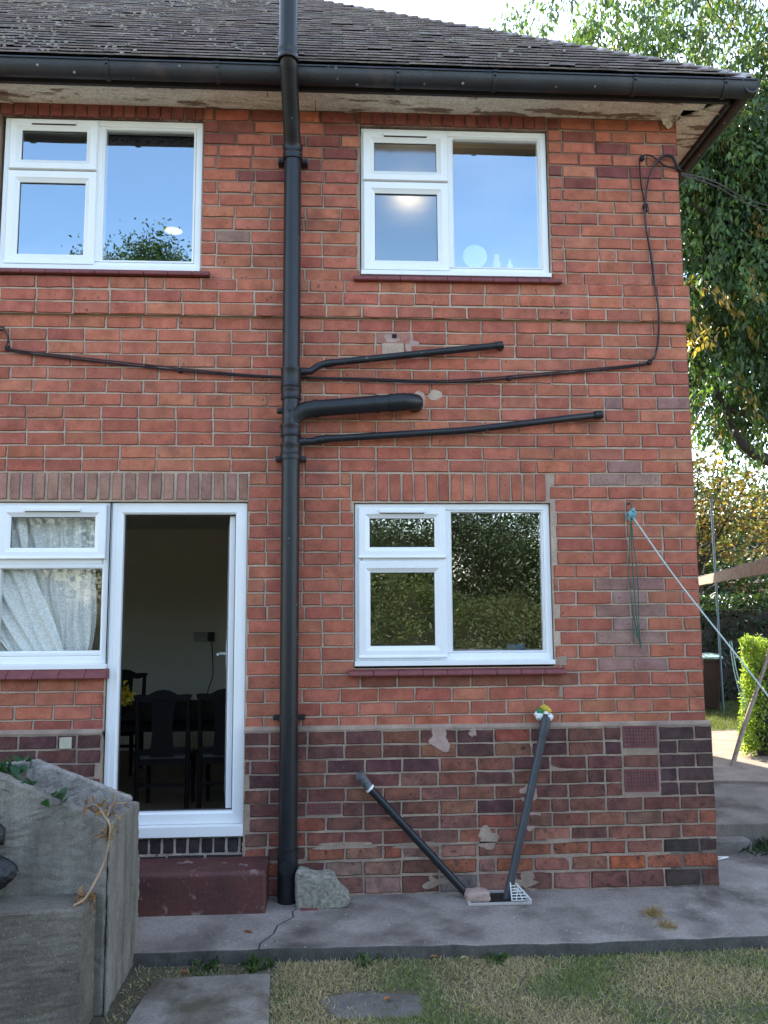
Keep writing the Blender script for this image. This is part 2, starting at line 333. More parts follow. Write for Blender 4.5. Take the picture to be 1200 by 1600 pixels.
# raised ground beside and behind the house
b = MB(); b.box(.03, 3.4, .72, 2.05, -.2, .13)
tag(b.build('side_path', surf('side_concrete', (.24, .205, .175), (.15, .128, .11), 3, .97, .8, 60, stain=((.09, .075, .06), 2.4, .5, .66), spec=.15, grain=.3), bevel=.008), 'raised concrete slab path beside the house', kind='structure')
b = MB(); b.box(.03, .55, .60, .719, -.2, .05)
tag(b.build('path_step', M['concrete'], bevel=.01), 'low concrete step at the house corner', kind='structure')
b = MB(); n = 24; poly = [(lerp(.03, 7, i/n), 2.0+.35*math.sin(i*.55)*.3-.30*(i/n)*1.6+random.uniform(-.03, .03)) for i in range(n+1)]+[(70, 1.5), (70, 90), (.03, 90)]
b.prism(poly, 'z', -.2, .15)
tag(b.build('dirt_path', M['dirt']), 'pale bare earth path beyond the slab', kind='structure')
b = MB(); b.face([(.2, 4.75, .154), (70, 4.6, .154), (70, 90, .154), (.2, 90, .154)])
tag(b.build('side_lawn', M['far_lawn'], fix=False), 'sunlit grass behind the house', kind='structure')

# ------------------------------------------------------------------ house
house = empty('house', (-3, 3, 0), 'two storey red brick house with hipped tiled roof and white windows', 'house')
hloc = Vector((-3, 3, 0))
def part(mb, name, mat, parent=None, **kw):
    o = mb.build(name, mat, None, **kw)
    if parent is None: o.parent = house; o.location = -hloc
    else: o.parent = parent
    return o
XL, YB = -7.2, 7.2                       # house extents: x from XL to 0, y from 0 to YB
OPEN = {'ul': (-4.49, -3.19, 3.80, 4.862), 'ur': (-2.16, -.897, 3.80, 4.855), 'lr': (-2.203, -.947, 1.292, 2.322), 'll': (-6.2, -3.712, 1.292, 2.328), 'door': (-3.712, -2.868, .315, 2.328)}
OP = list(OPEN.values())
RED = [(.43, .142, .090), (.42, .134, .085), (.45, .154, .096), (.40, .126, .085), (.46, .168, .104), (.42, .14, .092), (.38, .118, .082), (.43, .147, .098), (.42, .136, .088), (.44, .150, .092)]
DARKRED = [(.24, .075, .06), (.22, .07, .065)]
PATCH = [(.32, .18, .155), (.30, .165, .145), (.34, .20, .17)]
PLINTH = [(.155, .068, .058), (.175, .075, .060), (.125, .058, .056), (.20, .085, .062), (.14, .062, .058), (.105, .050, .052), (.165, .070, .062)]
PLOW = [(.26, .095, .065), (.28, .12, .09), (.16, .075, .062), (.22, .09, .07), (.32, .115, .07), (.27, .135, .11)]
def jit(c, a=.10):
    k = 1+random.uniform(-a, a); return tuple(max(.005, v*k*(1+random.uniform(-.05, .05))) for v in c)
def brick(mb, P, u0, u1, z0, z1, d, c, rough=1.0):
    """P maps (u, z, out) to a point; d = how far the face stands out"""
    bz = .0042*rough; j = lambda a=.0024: random.uniform(-a, a)*rough
    um, zm = (u0+u1)/2, (z0+z1)/2
    q = (u1-u0)/3
    ring = [(u0, z0), (u0+q, z0), (u1-q, z0), (u1, z0), (u1, zm), (u1, z1), (u1-q, z1), (u0+q, z1), (u0, z1), (u0, zm)]
    ring = [(u+j(), z+j(.0022)) for u, z in ring]
    n = len(ring)
    def ins(u, z, e): return (u+(e if u < um-q*.6 else (-e if u > um+q*.6 else 0)), z+(e if z < zm-.001-.2*(z1-z0) else (-e if z > zm+.2*(z1-z0) else 0)))
    tlt = (j(.0022), j(.0022))
    v0 = [P(u, z, d-.02) for u, z in ring]; v1 = [P(u, z, d-bz) for u, z in ring]
    v2 = [P(*ins(u, z, bz), d+tlt[0]*(u-um)/(u1-u0+.01)*2+tlt[1]*(z-zm)/(z1-z0)*2) for u, z in ring]
    fs = [(k, (k+1) % n, (k+1) % n+n, k+n) for k in range(n)]+[(k+n, (k+1) % n+n, (k+1) % n+2*n, k+2*n) for k in range(n)]+[tuple(range(2*n, 3*n))]
    cd_ = tuple(v*.62 for v in c)
    mb.idx(v0+v1, fs[:n], cd_); mb.idx(v1+v2, [tuple(q_-n for q_ in f) for f in fs[n:2*n]], cd_); mb.idx(v2, [tuple(range(n))], c)
def course(mb, P, ua, ub, z0, z1, d, pal, half, holes, joint=.011, special=None, rough=1.0, bed=.010, from_right=True, jitter=.004):
    """one course of stretchers laid from ub towards ua"""
    u = ub; first = True; cuts = []
    while u > ua+.02:
        L = .229*(.5 if (first and half) else 1)
        if not first and random.random() < .035: L *= .5
        first = False
        v = max(ua, u-L+random.uniform(-jitter, jitter)); cuts.append((v, u)); u = v
    for (a, b_) in cuts:
        segs = [(a+joint/2, b_-joint/2)]
        for h in holes:
            if h[3] > z0+.012 and h[2] < z1-.012:
                # vertical clip only when the hole covers most of the course, else shorten course
                ns = []
                for s0, s1 in segs:
                    if h[1] <= s0 or h[0] >= s1: ns.append((s0, s1)); continue
                    if s0 < h[0]-.03: ns.append((s0, h[0]-.006))
                    if s1 > h[1]+.03: ns.append((h[1]+.006, s1))
                segs = ns
        for s0, s1 in segs:
            if s1-s0 < .025: continue
            c = None; sp = None
            if special: sp = special((s0+s1)/2, (z0+z1)/2)
            if sp == 'skip': continue
            c = sp or random.choice(pal)
            wob = random.uniform(-.0015, .0015)
            brick(mb, P, s0, s1, z0+bed/2+wob, z1-bed/2+wob, d+random.uniform(-.002, .0025), jit(c), rough)
PF = lambda u, z, o: (u, -o, z)          # front wall: faces -y
PS = lambda u, z, o: (o, u, z)           # side wall: faces +x
def zi(i): return (58-i)*C_
LINT = [(-2.22, -.953, 2.33, 2.512), (-6.3, -2.862, 2.338, 2.512)]
UPL = [(-4.49, -3.19, 4.86, 4.96), (-2.16, -.897, 4.86, 4.96)]
def wall_special(x, z):
    # paler replaced bricks
    spots = [(-.5, 2.97), (-.06, 2.97), (-.45, 2.55), (-.62, 2.47), (-.39, 2.47),
             (-.62, 1.80), (-.40, 1.80), (-.43, 1.72), (-.64, 1.63), (-.40, 1.63), (-.42, 1.55), (-.60, 1.46), (-.38, 1.46), (-.44, 1.38), (-.53, 1.30), (-.30, 1.30), (-2.93, 4.08)]
    for sx, sz in spots:
        if abs(x-sx) < .118 and abs(z-sz) < .042: return random.choice(PATCH)
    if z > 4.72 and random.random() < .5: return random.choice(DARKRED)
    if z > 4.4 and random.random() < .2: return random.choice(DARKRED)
    if -2.2 < x < -.9 and 1.15 < z < 1.25: return random.choice([(.22, .085, .06), (.26, .10, .07)])
    if z < 1.0 and random.random() < .25: return (.32, .10, .075)
    if abs(x+1.92) < .12 and 3.36 < z < 3.45: return 'skip' if False else (.34, .17, .13)
    return None
wall = MB()
for i in range(-1, 47):
    z0, z1 = zi(i+1), zi(i)
    if i == -1: z1 = z0+.088
    holes = OP+LINT+UPL
    inband = 13 <= i <= 15
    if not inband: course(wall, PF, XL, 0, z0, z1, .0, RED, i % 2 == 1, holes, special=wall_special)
wo = part(wall, 'wall', M['brick'])
band = MB()
for i in (13, 14, 15):
    course(band, PF, XL, .024, zi(i+1), zi(i), .026, RED, i % 2 == 1, OP)
    course(band, PS, .0+.112 if i % 2 == 1 else .0+.001, YB, zi(i+1), zi(i), .026, RED, i % 2 == 0, [])
part(band, 'band_course', M['brick'])
side = MB()
for i in range(-1, 47):
    if 13 <= i <= 15: continue
    course(side, PS, 0.002, YB, zi(i+1), zi(i) if i >= 0 else zi(0)+.088, .0, RED, i % 2 == 0, [])
part(side, 'side_wall', M['brick'])
# plinth
AIR = [(-.553, -.325, .786, .934), (-.553, -.325, .524, .672), (-2.493, -2.279, .430, .507)]
rows = [(zi(i+1), zi(i)) for i in range(47, 55)]+[(.165, .2514), (.075, .165), (-.032, .075)]
def plinth_special(x, z):
    if z < .26:
        if x > -.30 and random.random() < .85: return random.choice([(.055, .045, .042), (.075, .055, .05), (.11, .065, .055), (.14, .072, .058)])
        if abs(x+.58) < .12 and .07 < z < .17: return (.36, .11, .055)
        if x > -.62 and random.random() < .5: return (.29, .105, .07)
        if -2.3 < x < -1.2 and random.random() < .35: return random.choice([(.22, .19, .18), (.27, .16, .14)])
        return random.choice(PLOW)
    if z < .42:
        return random.choice(PLOW[:4]+[(.19, .10, .075), (.23, .10, .08)])
    if x > -.34 and z > .5: return random.choice([(.085, .053, .053), (.09, .055, .052), (.075, .048, .05)])
    if abs(x+1.21) < .12 and z > .84: return (.26, .07, .055)
    if -2.7 < x < -1.2 and z < .8 and random.random() < .4: return random.choice([(.225, .102, .07), (.20, .088, .062), (.21, .098, .076)])
    return None
pl = MB(); pls = MB()
for k, (z0, z1) in enumerate(rows):
    i = 47+k; low = k >= 8
    course(pl, PF, XL, .024, z0, z1, .026, PLINTH, i % 2 == 1, [OPEN['door'], (-3.50, -2.86, -.2, .315)]+AIR, special=plinth_special, rough=1.6 if low else 1.1, bed=.013 if low else .011, joint=.012)
    course(pls, PS, .0+(.112 if i % 2 == 1 else .001), YB, z0, z1, .026, PLINTH, i % 2 == 0, [], rough=1.2)
part(pl, 'plinth', M['plinth_brick']); part(pls, 'side_plinth', M['plinth_brick'])
# mortar backing sheets with reveals
def backing(x0, x1, z0, z1, y, holes, rev=.12):
    b = MB()
    for a, c, d, e in rect_minus(x0, x1, z0, z1, holes): b.face([(a, y, d), (c, y, d), (c, y, e), (a, y, e)])
    for h in holes:
        a, c, d, e = max(h[0], x0), min(h[1], x1), max(h[2], z0), min(h[3], z1)
        if a >= c or d >= e: continue
        b.face([(a, y, d), (a, y+rev, d), (a, y+rev, e), (a, y, e)]); b.face([(c, y, d), (c, y, e), (c, y+rev, e), (c, y+rev, d)])
        if e == h[3]: b.face([(a, y, e), (a, y+rev, e), (c, y+rev, e), (c, y, e)])
        if d == h[2]: b.face([(a, y, d), (c, y, d), (c, y+rev, d), (a, y+rev, d)])
    return b
DOORHOLES = [OPEN[k] for k in OPEN]
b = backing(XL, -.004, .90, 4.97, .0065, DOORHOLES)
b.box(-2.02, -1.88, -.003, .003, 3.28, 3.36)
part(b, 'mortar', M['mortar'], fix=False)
b = backing(XL, .0195, -.1, .934, -.0205, [OPEN['door'], (-3.50, -2.868, -.2, .315)])
b.face([(.0195, -.0205, -.1), (.0195, YB, -.1), (.0195, YB, .934), (.0195, -.0205, .934)])
b.prism([(-.0245, .925), (-.0245, .934), (.0, .952), (.004, .925)], 'x', XL, -3.712); b.prism([(-.0245, .925), (-.0245, .934), (.0, .952), (.004, .925)], 'x', -2.868, .02)
part(b, 'plinth_mortar', M['mortar_low'], fix=False)
b = MB(); b.prism([(-.275, -.09), (.0192, -.09), (.0192, .215), (-.03, .255), (-.15, .235), (-.24, .25), (-.28, .16)], 'y', -.0222, -.0208)
part(b, 'sooty_mortar', surf('soot_mortar', (.21, .165, .135), (.055, .048, .043), 13, .97, .7, 60, grain=.3))
b = MB(); b.face([(-.0045, .0045, .9), (-.0045, YB, .9), (-.0045, YB, 4.97), (-.0045, .0045, 4.97)])
b.box(-6, .0195, -.0205, .003, zi(16)+.003, zi(13)-.003); b.box(-.004, .0195, .004, YB, zi(16)+.003, zi(13)-.003); b.box(XL, -6.0, -.0205, .003, zi(16)+.003, zi(13)-.003)
part(b, 'band_mortar', M['mortar'], fix=False)
# inner leaf of the walls so that the rooms are closed
b = MB()
for a, c, d, e in rect_minus(XL, -.05, -.1, 5.14, DOORHOLES): b.box(a, c, .13, .24, d, e)
b.box(-.24, -.05, .24, YB, -.1, 5.14); b.box(XL, XL+.2, .24, YB, -.1, 5.14); b.box(XL, 0, YB, YB+.25, -.1, 5.0)
b.box(-2.66, -2.55, .24, 3.7, -.1, 5.4); b.box(XL+.2, -.24, 3.7, 3.8, -.1, 5.4)
part(b, 'inner_wall', M['int_wall'])
b = MB(); b.box(XL+.2, -.24, .241, 3.7, .10, .20); b.box(XL+.2, -.24, .241, 3.7, 2.66, 2.72); part(b, 'room_floor', M['int_floor'])
b = MB(); b.box(XL+.2, -.24, .241, 3.7, 2.50, 2.56); b.box(XL+.2, -.24, .241, 3.7, 5.06, 5.12); part(b, 'room_ceiling', M['int_ceil'])
b = MB(); b.box(XL+.2, -2.66, 3.66, 3.699, 2.15, 2.19); part(b, 'picture_rail', M['int_wall'])
PINK = [(.35, .19, .15), (.32, .17, .14), (.37, .205, .16)]
# soldier lintels
for (x0, x1, z0, z1), pal, jn, name in ((LINT[0], RED, .012, 'lintel'), (LINT[1], PINK, .017, 'lintel')):
    b = MB(); u = x0
    while u < x1-.03:
        v = min(x1, u+.0785+random.uniform(-.003, .003)); brick(b, PF, u+jn/2, v-jn/2, z0+.004, z1-.006, random.uniform(0, .002), jit(random.choice(pal))); u = v
    o = part(b, name, M['brick'])
    if pal is PINK: tag(o, 'pinkish replacement soldier course with wide pale mortar over the door')
for (x0, x1, z0, z1) in UPL:
    b = MB(); u = x0
    while u < x1-.03:
        v = min(x1, u+.0785); brick(b, PF, u+.003, v-.003, z0+.002, z1, random.uniform(0, .002), jit(random.choice(DARKRED))); u = v
    part(b, 'lintel', M['brick'])
# dark engineering bricks under the door
b = MB(); u = -3.50
while u < -2.88:
    v = min(-2.865, u+.076); brick(b, PF, u+.007, v-.007, .222, .305, .0, jit((.045, .036, .042), .25)); u = v
course(b, PF, -3.5, -2.865, .165, .212, .0, [(.05, .04, .045)], False, [], joint=.014)
b.face([(-3.5, .006, .1), (-2.86, .006, .1), (-2.86, .006, .315), (-3.5, .006, .315)], (.42, .37, .33))
part(b, 'door_threshold', M['plinth_brick'], fix=False)
b = MB(); b.prism([(-.268, -.05), (-.268, .178), (-.252, .194), (-.02, .206), (-.02, -.05)], 'x', -3.55, -2.712)
part(b, 'doorstep', M['step'], bevel=.012)
# air bricks
for (x0, x1, z0, z1), nx, nz_ in ((AIR[0], 10, 5), (AIR[1], 10, 5), (AIR[2], 9, 2)):
    e = .007; x0 += e; x1 -= e; z0 += e; z1 -= e; yf = -.028
    b = MB(); b.frame(x0, x1, z0, z1, [(0, yf+.02), (0, yf), (.014, yf), (.014, yf+.02)])
    ix0, ix1, iz0, iz1 = x0+.014, x1-.014, z0+.013, z1-.013
    for k in range(nx+1):
        x = lerp(ix0, ix1, k/nx); b.box(x-.0042, x+.0042, yf+.001, yf+.02, iz0, iz1)
    for k in range(nz_+1):
        z = lerp(iz0, iz1, k/nz_); b.box(ix0, ix1, yf+.0035, yf+.02, z-.0055, z+.0055)
    o = part(b, 'air_brick', M['terracotta'])
    b2 = MB(); b2.face([(x0, yf+.016, z0), (x1, yf+.016, z0), (x1, yf+.016, z1), (x0, yf+.016, z1)])
    part(b2, 'air_hole_backing', M['void'], o, fix=False)
    if nz_ == 5:
        b3 = MB(); b3.frame(x0-.016, x1+.016, z0-.016, z1+.016, [(0, yf+.012), (0, yf+.004), (.0155, yf+.004), (.0155, yf+.012)])
        part(b3, 'mortar_surround', M['mortar_low'], o)

# ------------------------------------------------------------------ windows
YW = .03
def sash(win, x0, x1, z0, z1, gx0, gx1, gz0, gz1, mat, vent=False):
    """opening sash, its own mitred frame in front of the window frame, with a pane"""
    w = ((gx0-x0)+(x1-gx1)+(gz0-z0)+(z1-gz1))/4
    b = MB(); f = YW-.018
    b.frame(x0, x1, z0, z1, [(0, YW+.02), (0, f+.006), (.006, f), (w*.62, f), (w*.72, f+.006), (w, f+.016), (w, YW+.03)])
    b.prism([(f-.004, z0+.001), (f-.010, z0+.004), (f-.010, z0+.010), (f+.002, z0+.022)], 'x', x0+.004, x1-.004)
    s = part(b, 'sash', M['upvc'], win, smooth=30)
    g = MB(); g.box(x0+w-.012, x1-w+.012, YW+.012, YW+.018, z0+w-.012, z1-w+.012); part(g, 'pane', mat, win)
    q = MB(); q.frame(x0+w-.003, x1-w+.003, z0+w-.003, z1-w+.003, [(0, YW+.004), (.006, YW+.007), (.006, YW+.013), (0, YW+.013)]); part(q, 'seal', M['seal'], win)
    if vent:
        t = MB(); zt = z1-w*.40; xa, xb = lerp(x0, x1, .24), lerp(x0, x1, .76)
        t.box(xa, xb, f-.014, f+.002, zt-.010, zt+.010); part(t, 'trickle_vent', M['upvc_dirty'], win, bevel=.003)
        t2 = MB(); t2.box(xa+.006, xb-.006, f-.010, f+.002, zt-.0135, zt-.0104); part(t2, 'vent_slot', M['seal'], win)
def window(x0, x1, z0, z1, xm, zm, fix, label, vent, low, sillx, zs, glass_l, glass_r, mull=True):
    b = MB(); w = .045
    b.frame(x0, x1, z0, z1, [(0, YW+.07), (0, YW+.002), (.003, YW), (w*.8, YW), (w, YW+.010), (w, YW+.07)])
    b.box(xm-.030, xm+.012, YW+.001, YW+.07, z0+w, z1-w)
    b.box(x0+w, xm-.0305, YW+.0015, YW+.07, zm-.02, zm+.02)
    b.box(x0-.002, x1+.002, YW-.045, YW+.03, z0-.028, z0+.0005)
    win = part(b, 'window', M['upvc'], None, bevel=.002); tag(win, label)
    sash(win, *vent, glass_l, True)
    sash(win, *low, glass_l)
    gx0, gx1, gz0, gz1 = fix
    bd = MB(); bd.frame(xm+.0125, x1-w-.0005, z0+w+.0005, z1-w-.0005, [(0, YW+.06), (0, YW+.004), (.004, YW+.003), (max(.006, gx0-xm-.0125)*.8, YW+.008), (max(.01, gx0-xm-.0125), YW+.018), (max(.01, gx0-xm-.0125), YW+.06)])
    part(bd, 'glazing_bead', M['upvc'], win, smooth=30)
    g = MB(); g.box(gx0-.012, gx1+.02, YW+.022, YW+.028, gz0-.02, gz1+.02); part(g, 'pane', glass_r, win)
    s = MB(); xs0, xs1 = sillx; u = xs0
    while u < xs1-.02:
        v = min(xs1, u+.152); s.prism([(-.058, zs+.001), (-.062, zs+.010), (-.056, zs+.030), (.06, zs+.050), (.06, zs)], 'x', u+.0012, v-.0012); u = v
    part(s, 'sill', M['tile_sill'], win, bevel=.003)
    return win
window(-4.47, -3.195, 3.846, 4.858, -3.853, 4.496, (-3.825, -3.24, 3.89, 4.81), 'upper window beside the eaves downpipe with a lit lamp inside',
       (-4.434, -3.872, 4.498, 4.848, -4.366, -3.937, 4.578, 4.768), (-4.436, -3.869, 3.857, 4.492, -4.364, -3.932, 3.947, 4.419), (-4.6, -3.124), 3.772, M['glass'], M['glass'])
window(-2.152, -.902, 3.846, 4.851, -1.556, 4.474, (-1.533, -.95, 3.893, 4.790), 'upper bathroom window with frosted opening panes',
       (-2.140, -1.572, 4.476, 4.828, -2.066, -1.642, 4.547, 4.742), (-2.136, -1.570, 3.855, 4.471, -2.06, -1.64, 3.929, 4.39), (-2.205, -.842), 3.760, M['frost'], M['glass'])
window(-2.198, -.952, 1.335, 2.318, -1.605, 1.962, (-1.587, -.998, 1.394, 2.268), 'ground floor kitchen window reflecting dark green trees',
       (-2.176, -1.622, 1.971, 2.296, -2.106, -1.693, 2.042, 2.224), (-2.176, -1.622, 1.352, 1.957, -2.105, -1.688, 1.439, 1.884), (-2.240, -.890), 1.246, M['glass_low'], M['glass_low'])
# wide window left of the door: vents over fixed lights
b = MB(); w = .05; x0, x1, z0, z1 = -6.19, -3.7085, 1.335, 2.324
b.frame(x0, x1, z0, z1, [(0, YW+.07), (0, YW+.002), (.003, YW), (w*.8, YW), (w, YW+.010), (w, YW+.07)])
for xm in (-4.42, -5.3): b.box(xm-.03, xm+.03, YW+.001, YW+.07, z0+w, z1-w)
b.box(x0+w, x1-w, YW+.0015, YW+.07, 1.943, 1.985)
b.box(x0-.002, x1+.002, YW-.045, YW+.03, z0-.028, z0+.0005)
win = part(b, 'window', M['upvc'], None, bevel=.002); tag(win, 'wide ground floor window beside the door with white net curtains inside')
for xa, xb in ((-4.39, -3.736), (-5.27, -4.45), (-6.14, -5.33)):
    sash(win, xa, xb, 1.972, 2.306, xa+.07, xb-.07, 2.047, 2.234, M['glass_clear'], True)
    bd = MB(); bd.frame(xa-.012, xb+.018 if xb > -3.8 else xb+.012, 1.3855, 1.9425, [(0, YW+.06), (0, YW+.004), (.004, YW+.003), (.022, YW+.008), (.028, YW+.018), (.028, YW+.06)])
    part(bd, 'glazing_bead', M['upvc'], win, smooth=30)
    g = MB(); g.box(xa, xb, YW+.022, YW+.028, 1.40, 1.93); part(g, 'pane', M['glass_clear'], win)
s = MB(); u = -6.25
while u < -3.75:
    v = min(-3.69, u+.152); s.prism([(-.058, 1.249), (-.062, 1.258), (-.056, 1.279), (-.01, 1.306), (.06, 1.3065), (.06, 1.246)], 'x', u+.0012, v-.0012); u = v
part(s, 'sill', M['tile_sill'], win, bevel=.003)
# door frame and open door leaf
b = MB(); x0, x1, z0, z1 = -3.708, -2.872, .380, 2.324
b.frame(x0, x1, z0, z1, [(0, YW+.07), (0, YW+.002), (.003, YW), (.060, YW), (.072, YW+.010), (.072, YW+.07)])
b.box(x0-.004, x1+.004, YW-.05, YW+.06, .318, .3795)
b.box(x0+.004, x0+.030, YW-.006, YW+.01, .382, 2.32)
df = part(b, 'door_frame', M['upvc'], None, bevel=.003)
b = MB(); xh = -2.946
b.box(xh-.040, xh+.0, .085, .76, .432, 2.245)
HM = Matrix.Translation((xh, .085, 0)) @ Matrix.Rotation(R_(8.5), 4, 'Z') @ Matrix.Translation((-xh, -.085, 0))
b.v = [tuple(HM @ Vector(v)) for v in b.v]
dl = part(b, 'door', M['upvc'], None, bevel=.004)
b = MB(); b.box(-.075, 0, .70, .715, 0, .0); 
b = MB(); b.tube([(xh-.04, .70, 1.352), (xh-.095, .70, 1.352), (xh-.10, .60, 1.352)], .009, 8); b.box(xh-.045, xh-.0398, .685, .715, 1.26, 1.44)
b.v = [tuple(HM @ Vector(v)) for v in b.v]; part(b, 'handle', M['white_plastic'], dl)
b = MB(); b.frame(x0+.070, x1-.070, z0+.070, z1-.070, [(0, YW+.040), (.009, YW+.043), (.009, YW+.05), (0, YW+.05)]); part(b, 'seal', M['seal'], df)

# ------------------------------------------------------------------ roof
PITCH = R_(44.3); EY, EZ, EX = -.335, 5.030, .345; HA = 1.2; GA = .105
cpi, spi = math.cos(PITCH), math.sin(PITCH)
PSD = math.atan(math.tan(PITCH)/HA); cps, sps = math.cos(PSD), math.sin(PSD)
ridge_run = (YB-2*EY)/2
TP = [(.30, .272, .285), (.275, .25, .265), (.32, .29, .30), (.255, .23, .248), (.34, .31, .315), (.29, .255, .255)]
def roof_plane(mb, P, ua, hip_at, nrows, tw=.166, gauge=GA):
    """P(u, s, h): u along the eave, s up the slope, h out of the slope; hip_at(s) = largest u"""
    for r in range(nrows):
        s0, s1 = r*gauge, r*gauge+.14; u = ua-(tw/2 if r % 2 else 0); top = hip_at(s0)
        while u < top:
            v = min(u+tw, hip_at(s0+.09)+.01)
            if v-u > .02:
                dz = random.uniform(0, .003) if random.random() < .93 else random.uniform(.003, .009); k = random.uniform(-.0015, .0015); sk_ = random.uniform(-.0012, .0012)
                a, b_ = u+.0012, v-.0012
                q = [P(a, s0+k+sk_, dz+.036), P(b_, s0+k-sk_, dz+.036), P(b_, s1, .006), P(a, s1, .006), P(a, s0+k+sk_, dz+.027), P(b_, s0+k-sk_, dz+.027)]
                mb.idx(q, [(0, 1, 2, 3), (4, 5, 1, 0), (4, 0, 3), (5, 2, 1)], jit(random.choice(TP), .12))
            u += tw
    return mb
PFR = lambda u, s, h: (u, EY+s*cpi-h*spi, EZ+s*spi+h*cpi)
PSR = lambda u, s, h: (EX-s*cps+h*sps, u, EZ+s*sps+h*cps)
NR = int(ridge_run/cpi/GA)
b = roof_plane(MB(), PFR, XL-.3, lambda s: EX-HA*s*cpi, NR)
# side slope, laid out from the back towards the front hip
b2 = MB(); roof_plane(b2, lambda u, s, h: PSR(-u, s, h), -(YB-EY-.0), lambda s: -(EY+s*cps/HA), int(ridge_run*HA/cps/GA))
b.idx(b2.v, b2.f); b.c[-len(b2.c):] = b2.c
rz = EZ+ridge_run*math.tan(PITCH); yb = YB-EY
b.face([(XL-.3, yb, EZ), (EX, yb, EZ), (EX-HA*ridge_run, EY+ridge_run, rz), (XL-.3, EY+ridge_run, rz)], (.11, .1, .1))
b.face([(XL-.3, EY, EZ-.01), (EX, EY, EZ-.01), (EX-HA*ridge_run, EY+ridge_run, rz-.02), (XL-.3, EY+ridge_run, rz-.02)], (.03, .03, .03))
b.face([(EX, EY, EZ-.01), (EX, yb, EZ-.01), (EX-HA*ridge_run, EY+ridge_run, rz-.02)], (.03, .03, .03))
b.face([(XL-.3, EY, EZ-.01), (XL-.3, yb, EZ-.01), (XL-.3, EY+ridge_run, rz-.02)], (.2, .1, .08))
roof = part(b, 'roof', M['tile'], fix=False)
# bonnet tiles along the hip
b = MB(); n = 46
hd = Vector((-cpi*HA, cpi, spi))
for k in range(n):
    p = Vector((EX, EY, EZ))+hd*(k*GA); 
    c = jit(random.choice(TP), .15)
    up = (Vector((0, -spi, cpi))+Vector((sps, 0, cps))).normalized(); sdv = hd.cross(up).normalized(); h = hd.normalized()
    pr = [(-.085, -.052), (-.045, -.010), (0, .010), (.045, -.010), (.085, -.052)]
    a = [p+sdv*x+up*(z+.030) for x, z in pr]; d = [p+h*.16+sdv*x*.95+up*(z+.016) for x, z in pr]; e = [p+sdv*x+up*(z+.012) for x, z in pr]
    for j in range(4): b.face([a[j], a[j+1], d[j+1], d[j]], c); b.face([e[j], e[j+1], a[j+1], a[j]], c)
part(b, 'hip_tile', M['tile'], roof, fix=False)
# moss cushions scattered over the tiles
b = MB()
def blob(mb, c, r, sq=.6, n=6, P=None):
    vs = []; fs = []
    for i in range(4):
        ph = math.pi/2*i/3
        for k in range(n):
            t = 2*math.pi*k/n; q = r*random.uniform(.75, 1.2)
            vs.append(P(c[0]+math.cos(t)*math.cos(ph)*q, c[1]+math.sin(t)*math.cos(ph)*q, .012+math.sin(ph)*r*sq))
    for i in range(3):
        for k in range(n): fs.append((i*n+k, i*n+(k+1) % n, (i+1)*n+(k+1) % n, (i+1)*n+k))
    mb.idx(vs, fs)
for k in range(1150):
    s = round(random.uniform(0, 3.6)/GA)*GA+random.uniform(-.004, .03)
    u = random.triangular(-5.2, -2.5, -4.2) if k < 900 else random.uniform(-2.6, -.6)
    from mathutils import noise as mn
    if s < -.004 or mn.noise(Vector((u*1.6, s*2.2, 1.5))) < (.0 if k < 900 else .25): continue
    blob(b, (u, s), random.uniform(.005, .014) if random.random() < .95 else random.uniform(.014, .024), random.uniform(.6, 1.1), P=lambda u, s, h: PFR(u, s, h+.026))
mo = part(b, 'moss', M['moss'], roof, smooth=60, fix=False); mo['kind'] = 'stuff'
b = MB(); q = [PFR(-4.26, .01, .034), PFR(-4.16, .01, .034), PFR(-4.165, .16, .030), PFR(-4.255, .16, .030)]; q2 = [PFR(-4.26, .01, .026), PFR(-4.16, .01, .026), PFR(-4.165, .16, .022), PFR(-4.255, .16, .022)]
b.idx(q+q2, [(0, 1, 2, 3), (4, 5, 1, 0), (5, 6, 2, 1), (7, 4, 0, 3)]); part(b, 'slipped_tile', M['lead'], roof, fix=False)
# soffit, fascia, gutter
b = MB()
for (ya, yb_) in ((-.225, -.115), (-.112, .004)):
    x = XL
    while x < .0:
        x2 = min(x+random.uniform(1.6, 2.6), .13 if ya < -.2 else .003); b.box(x, x2-.004, ya, yb_, 4.948+random.uniform(0, .004), 4.97); x = x2
    if ya < -.2: pass
b.prism([(.003, .004), (.13, -.112), (.245, -.225), (.245, .9), (.003, .9)], 'z', 4.950, 4.968)
b.box(.003, .245, .904, YB, 4.950, 4.968)
so_ = part(b, 'soffit', M['soffit'], None, bevel=.002)
b = MB()                                 # curls of lifted paint
for k in range(26):
    x = random.uniform(-4.6, .15); y = random.uniform(-.2, -.02); L = random.uniform(.04, .16); wv = random.uniform(.015, .05); dz = random.uniform(.006, .03)
    q = []
    for i in range(4): q += [(x+L*i/3, y, 4.946-dz*(i/3)**2), (x+L*i/3, y+wv*(1-.2*i), 4.946-dz*.7*(i/3)**2)]
    b.idx(q, [(2*i, 2*i+2, 2*i+3, 2*i+1) for i in range(3)])
q = [(-.12, -.03, 4.947), (-.02, -.03, 4.947), (-.03, -.012, 4.905), (-.07, -.02, 4.875), (-.10, -.015, 4.91)]
b.face(q); pp = part(b, 'peeling_paint', M['soffit'], so_, fix=False); pp['kind'] = 'stuff'
b = MB(); b.box(XL, .247, -.250, -.2255, 4.925, 5.03); b.box(.2475, .270, -.2245, YB+.2, 4.925, 5.03); part(b, 'fascia', M['fascia'], None, bevel=.002)
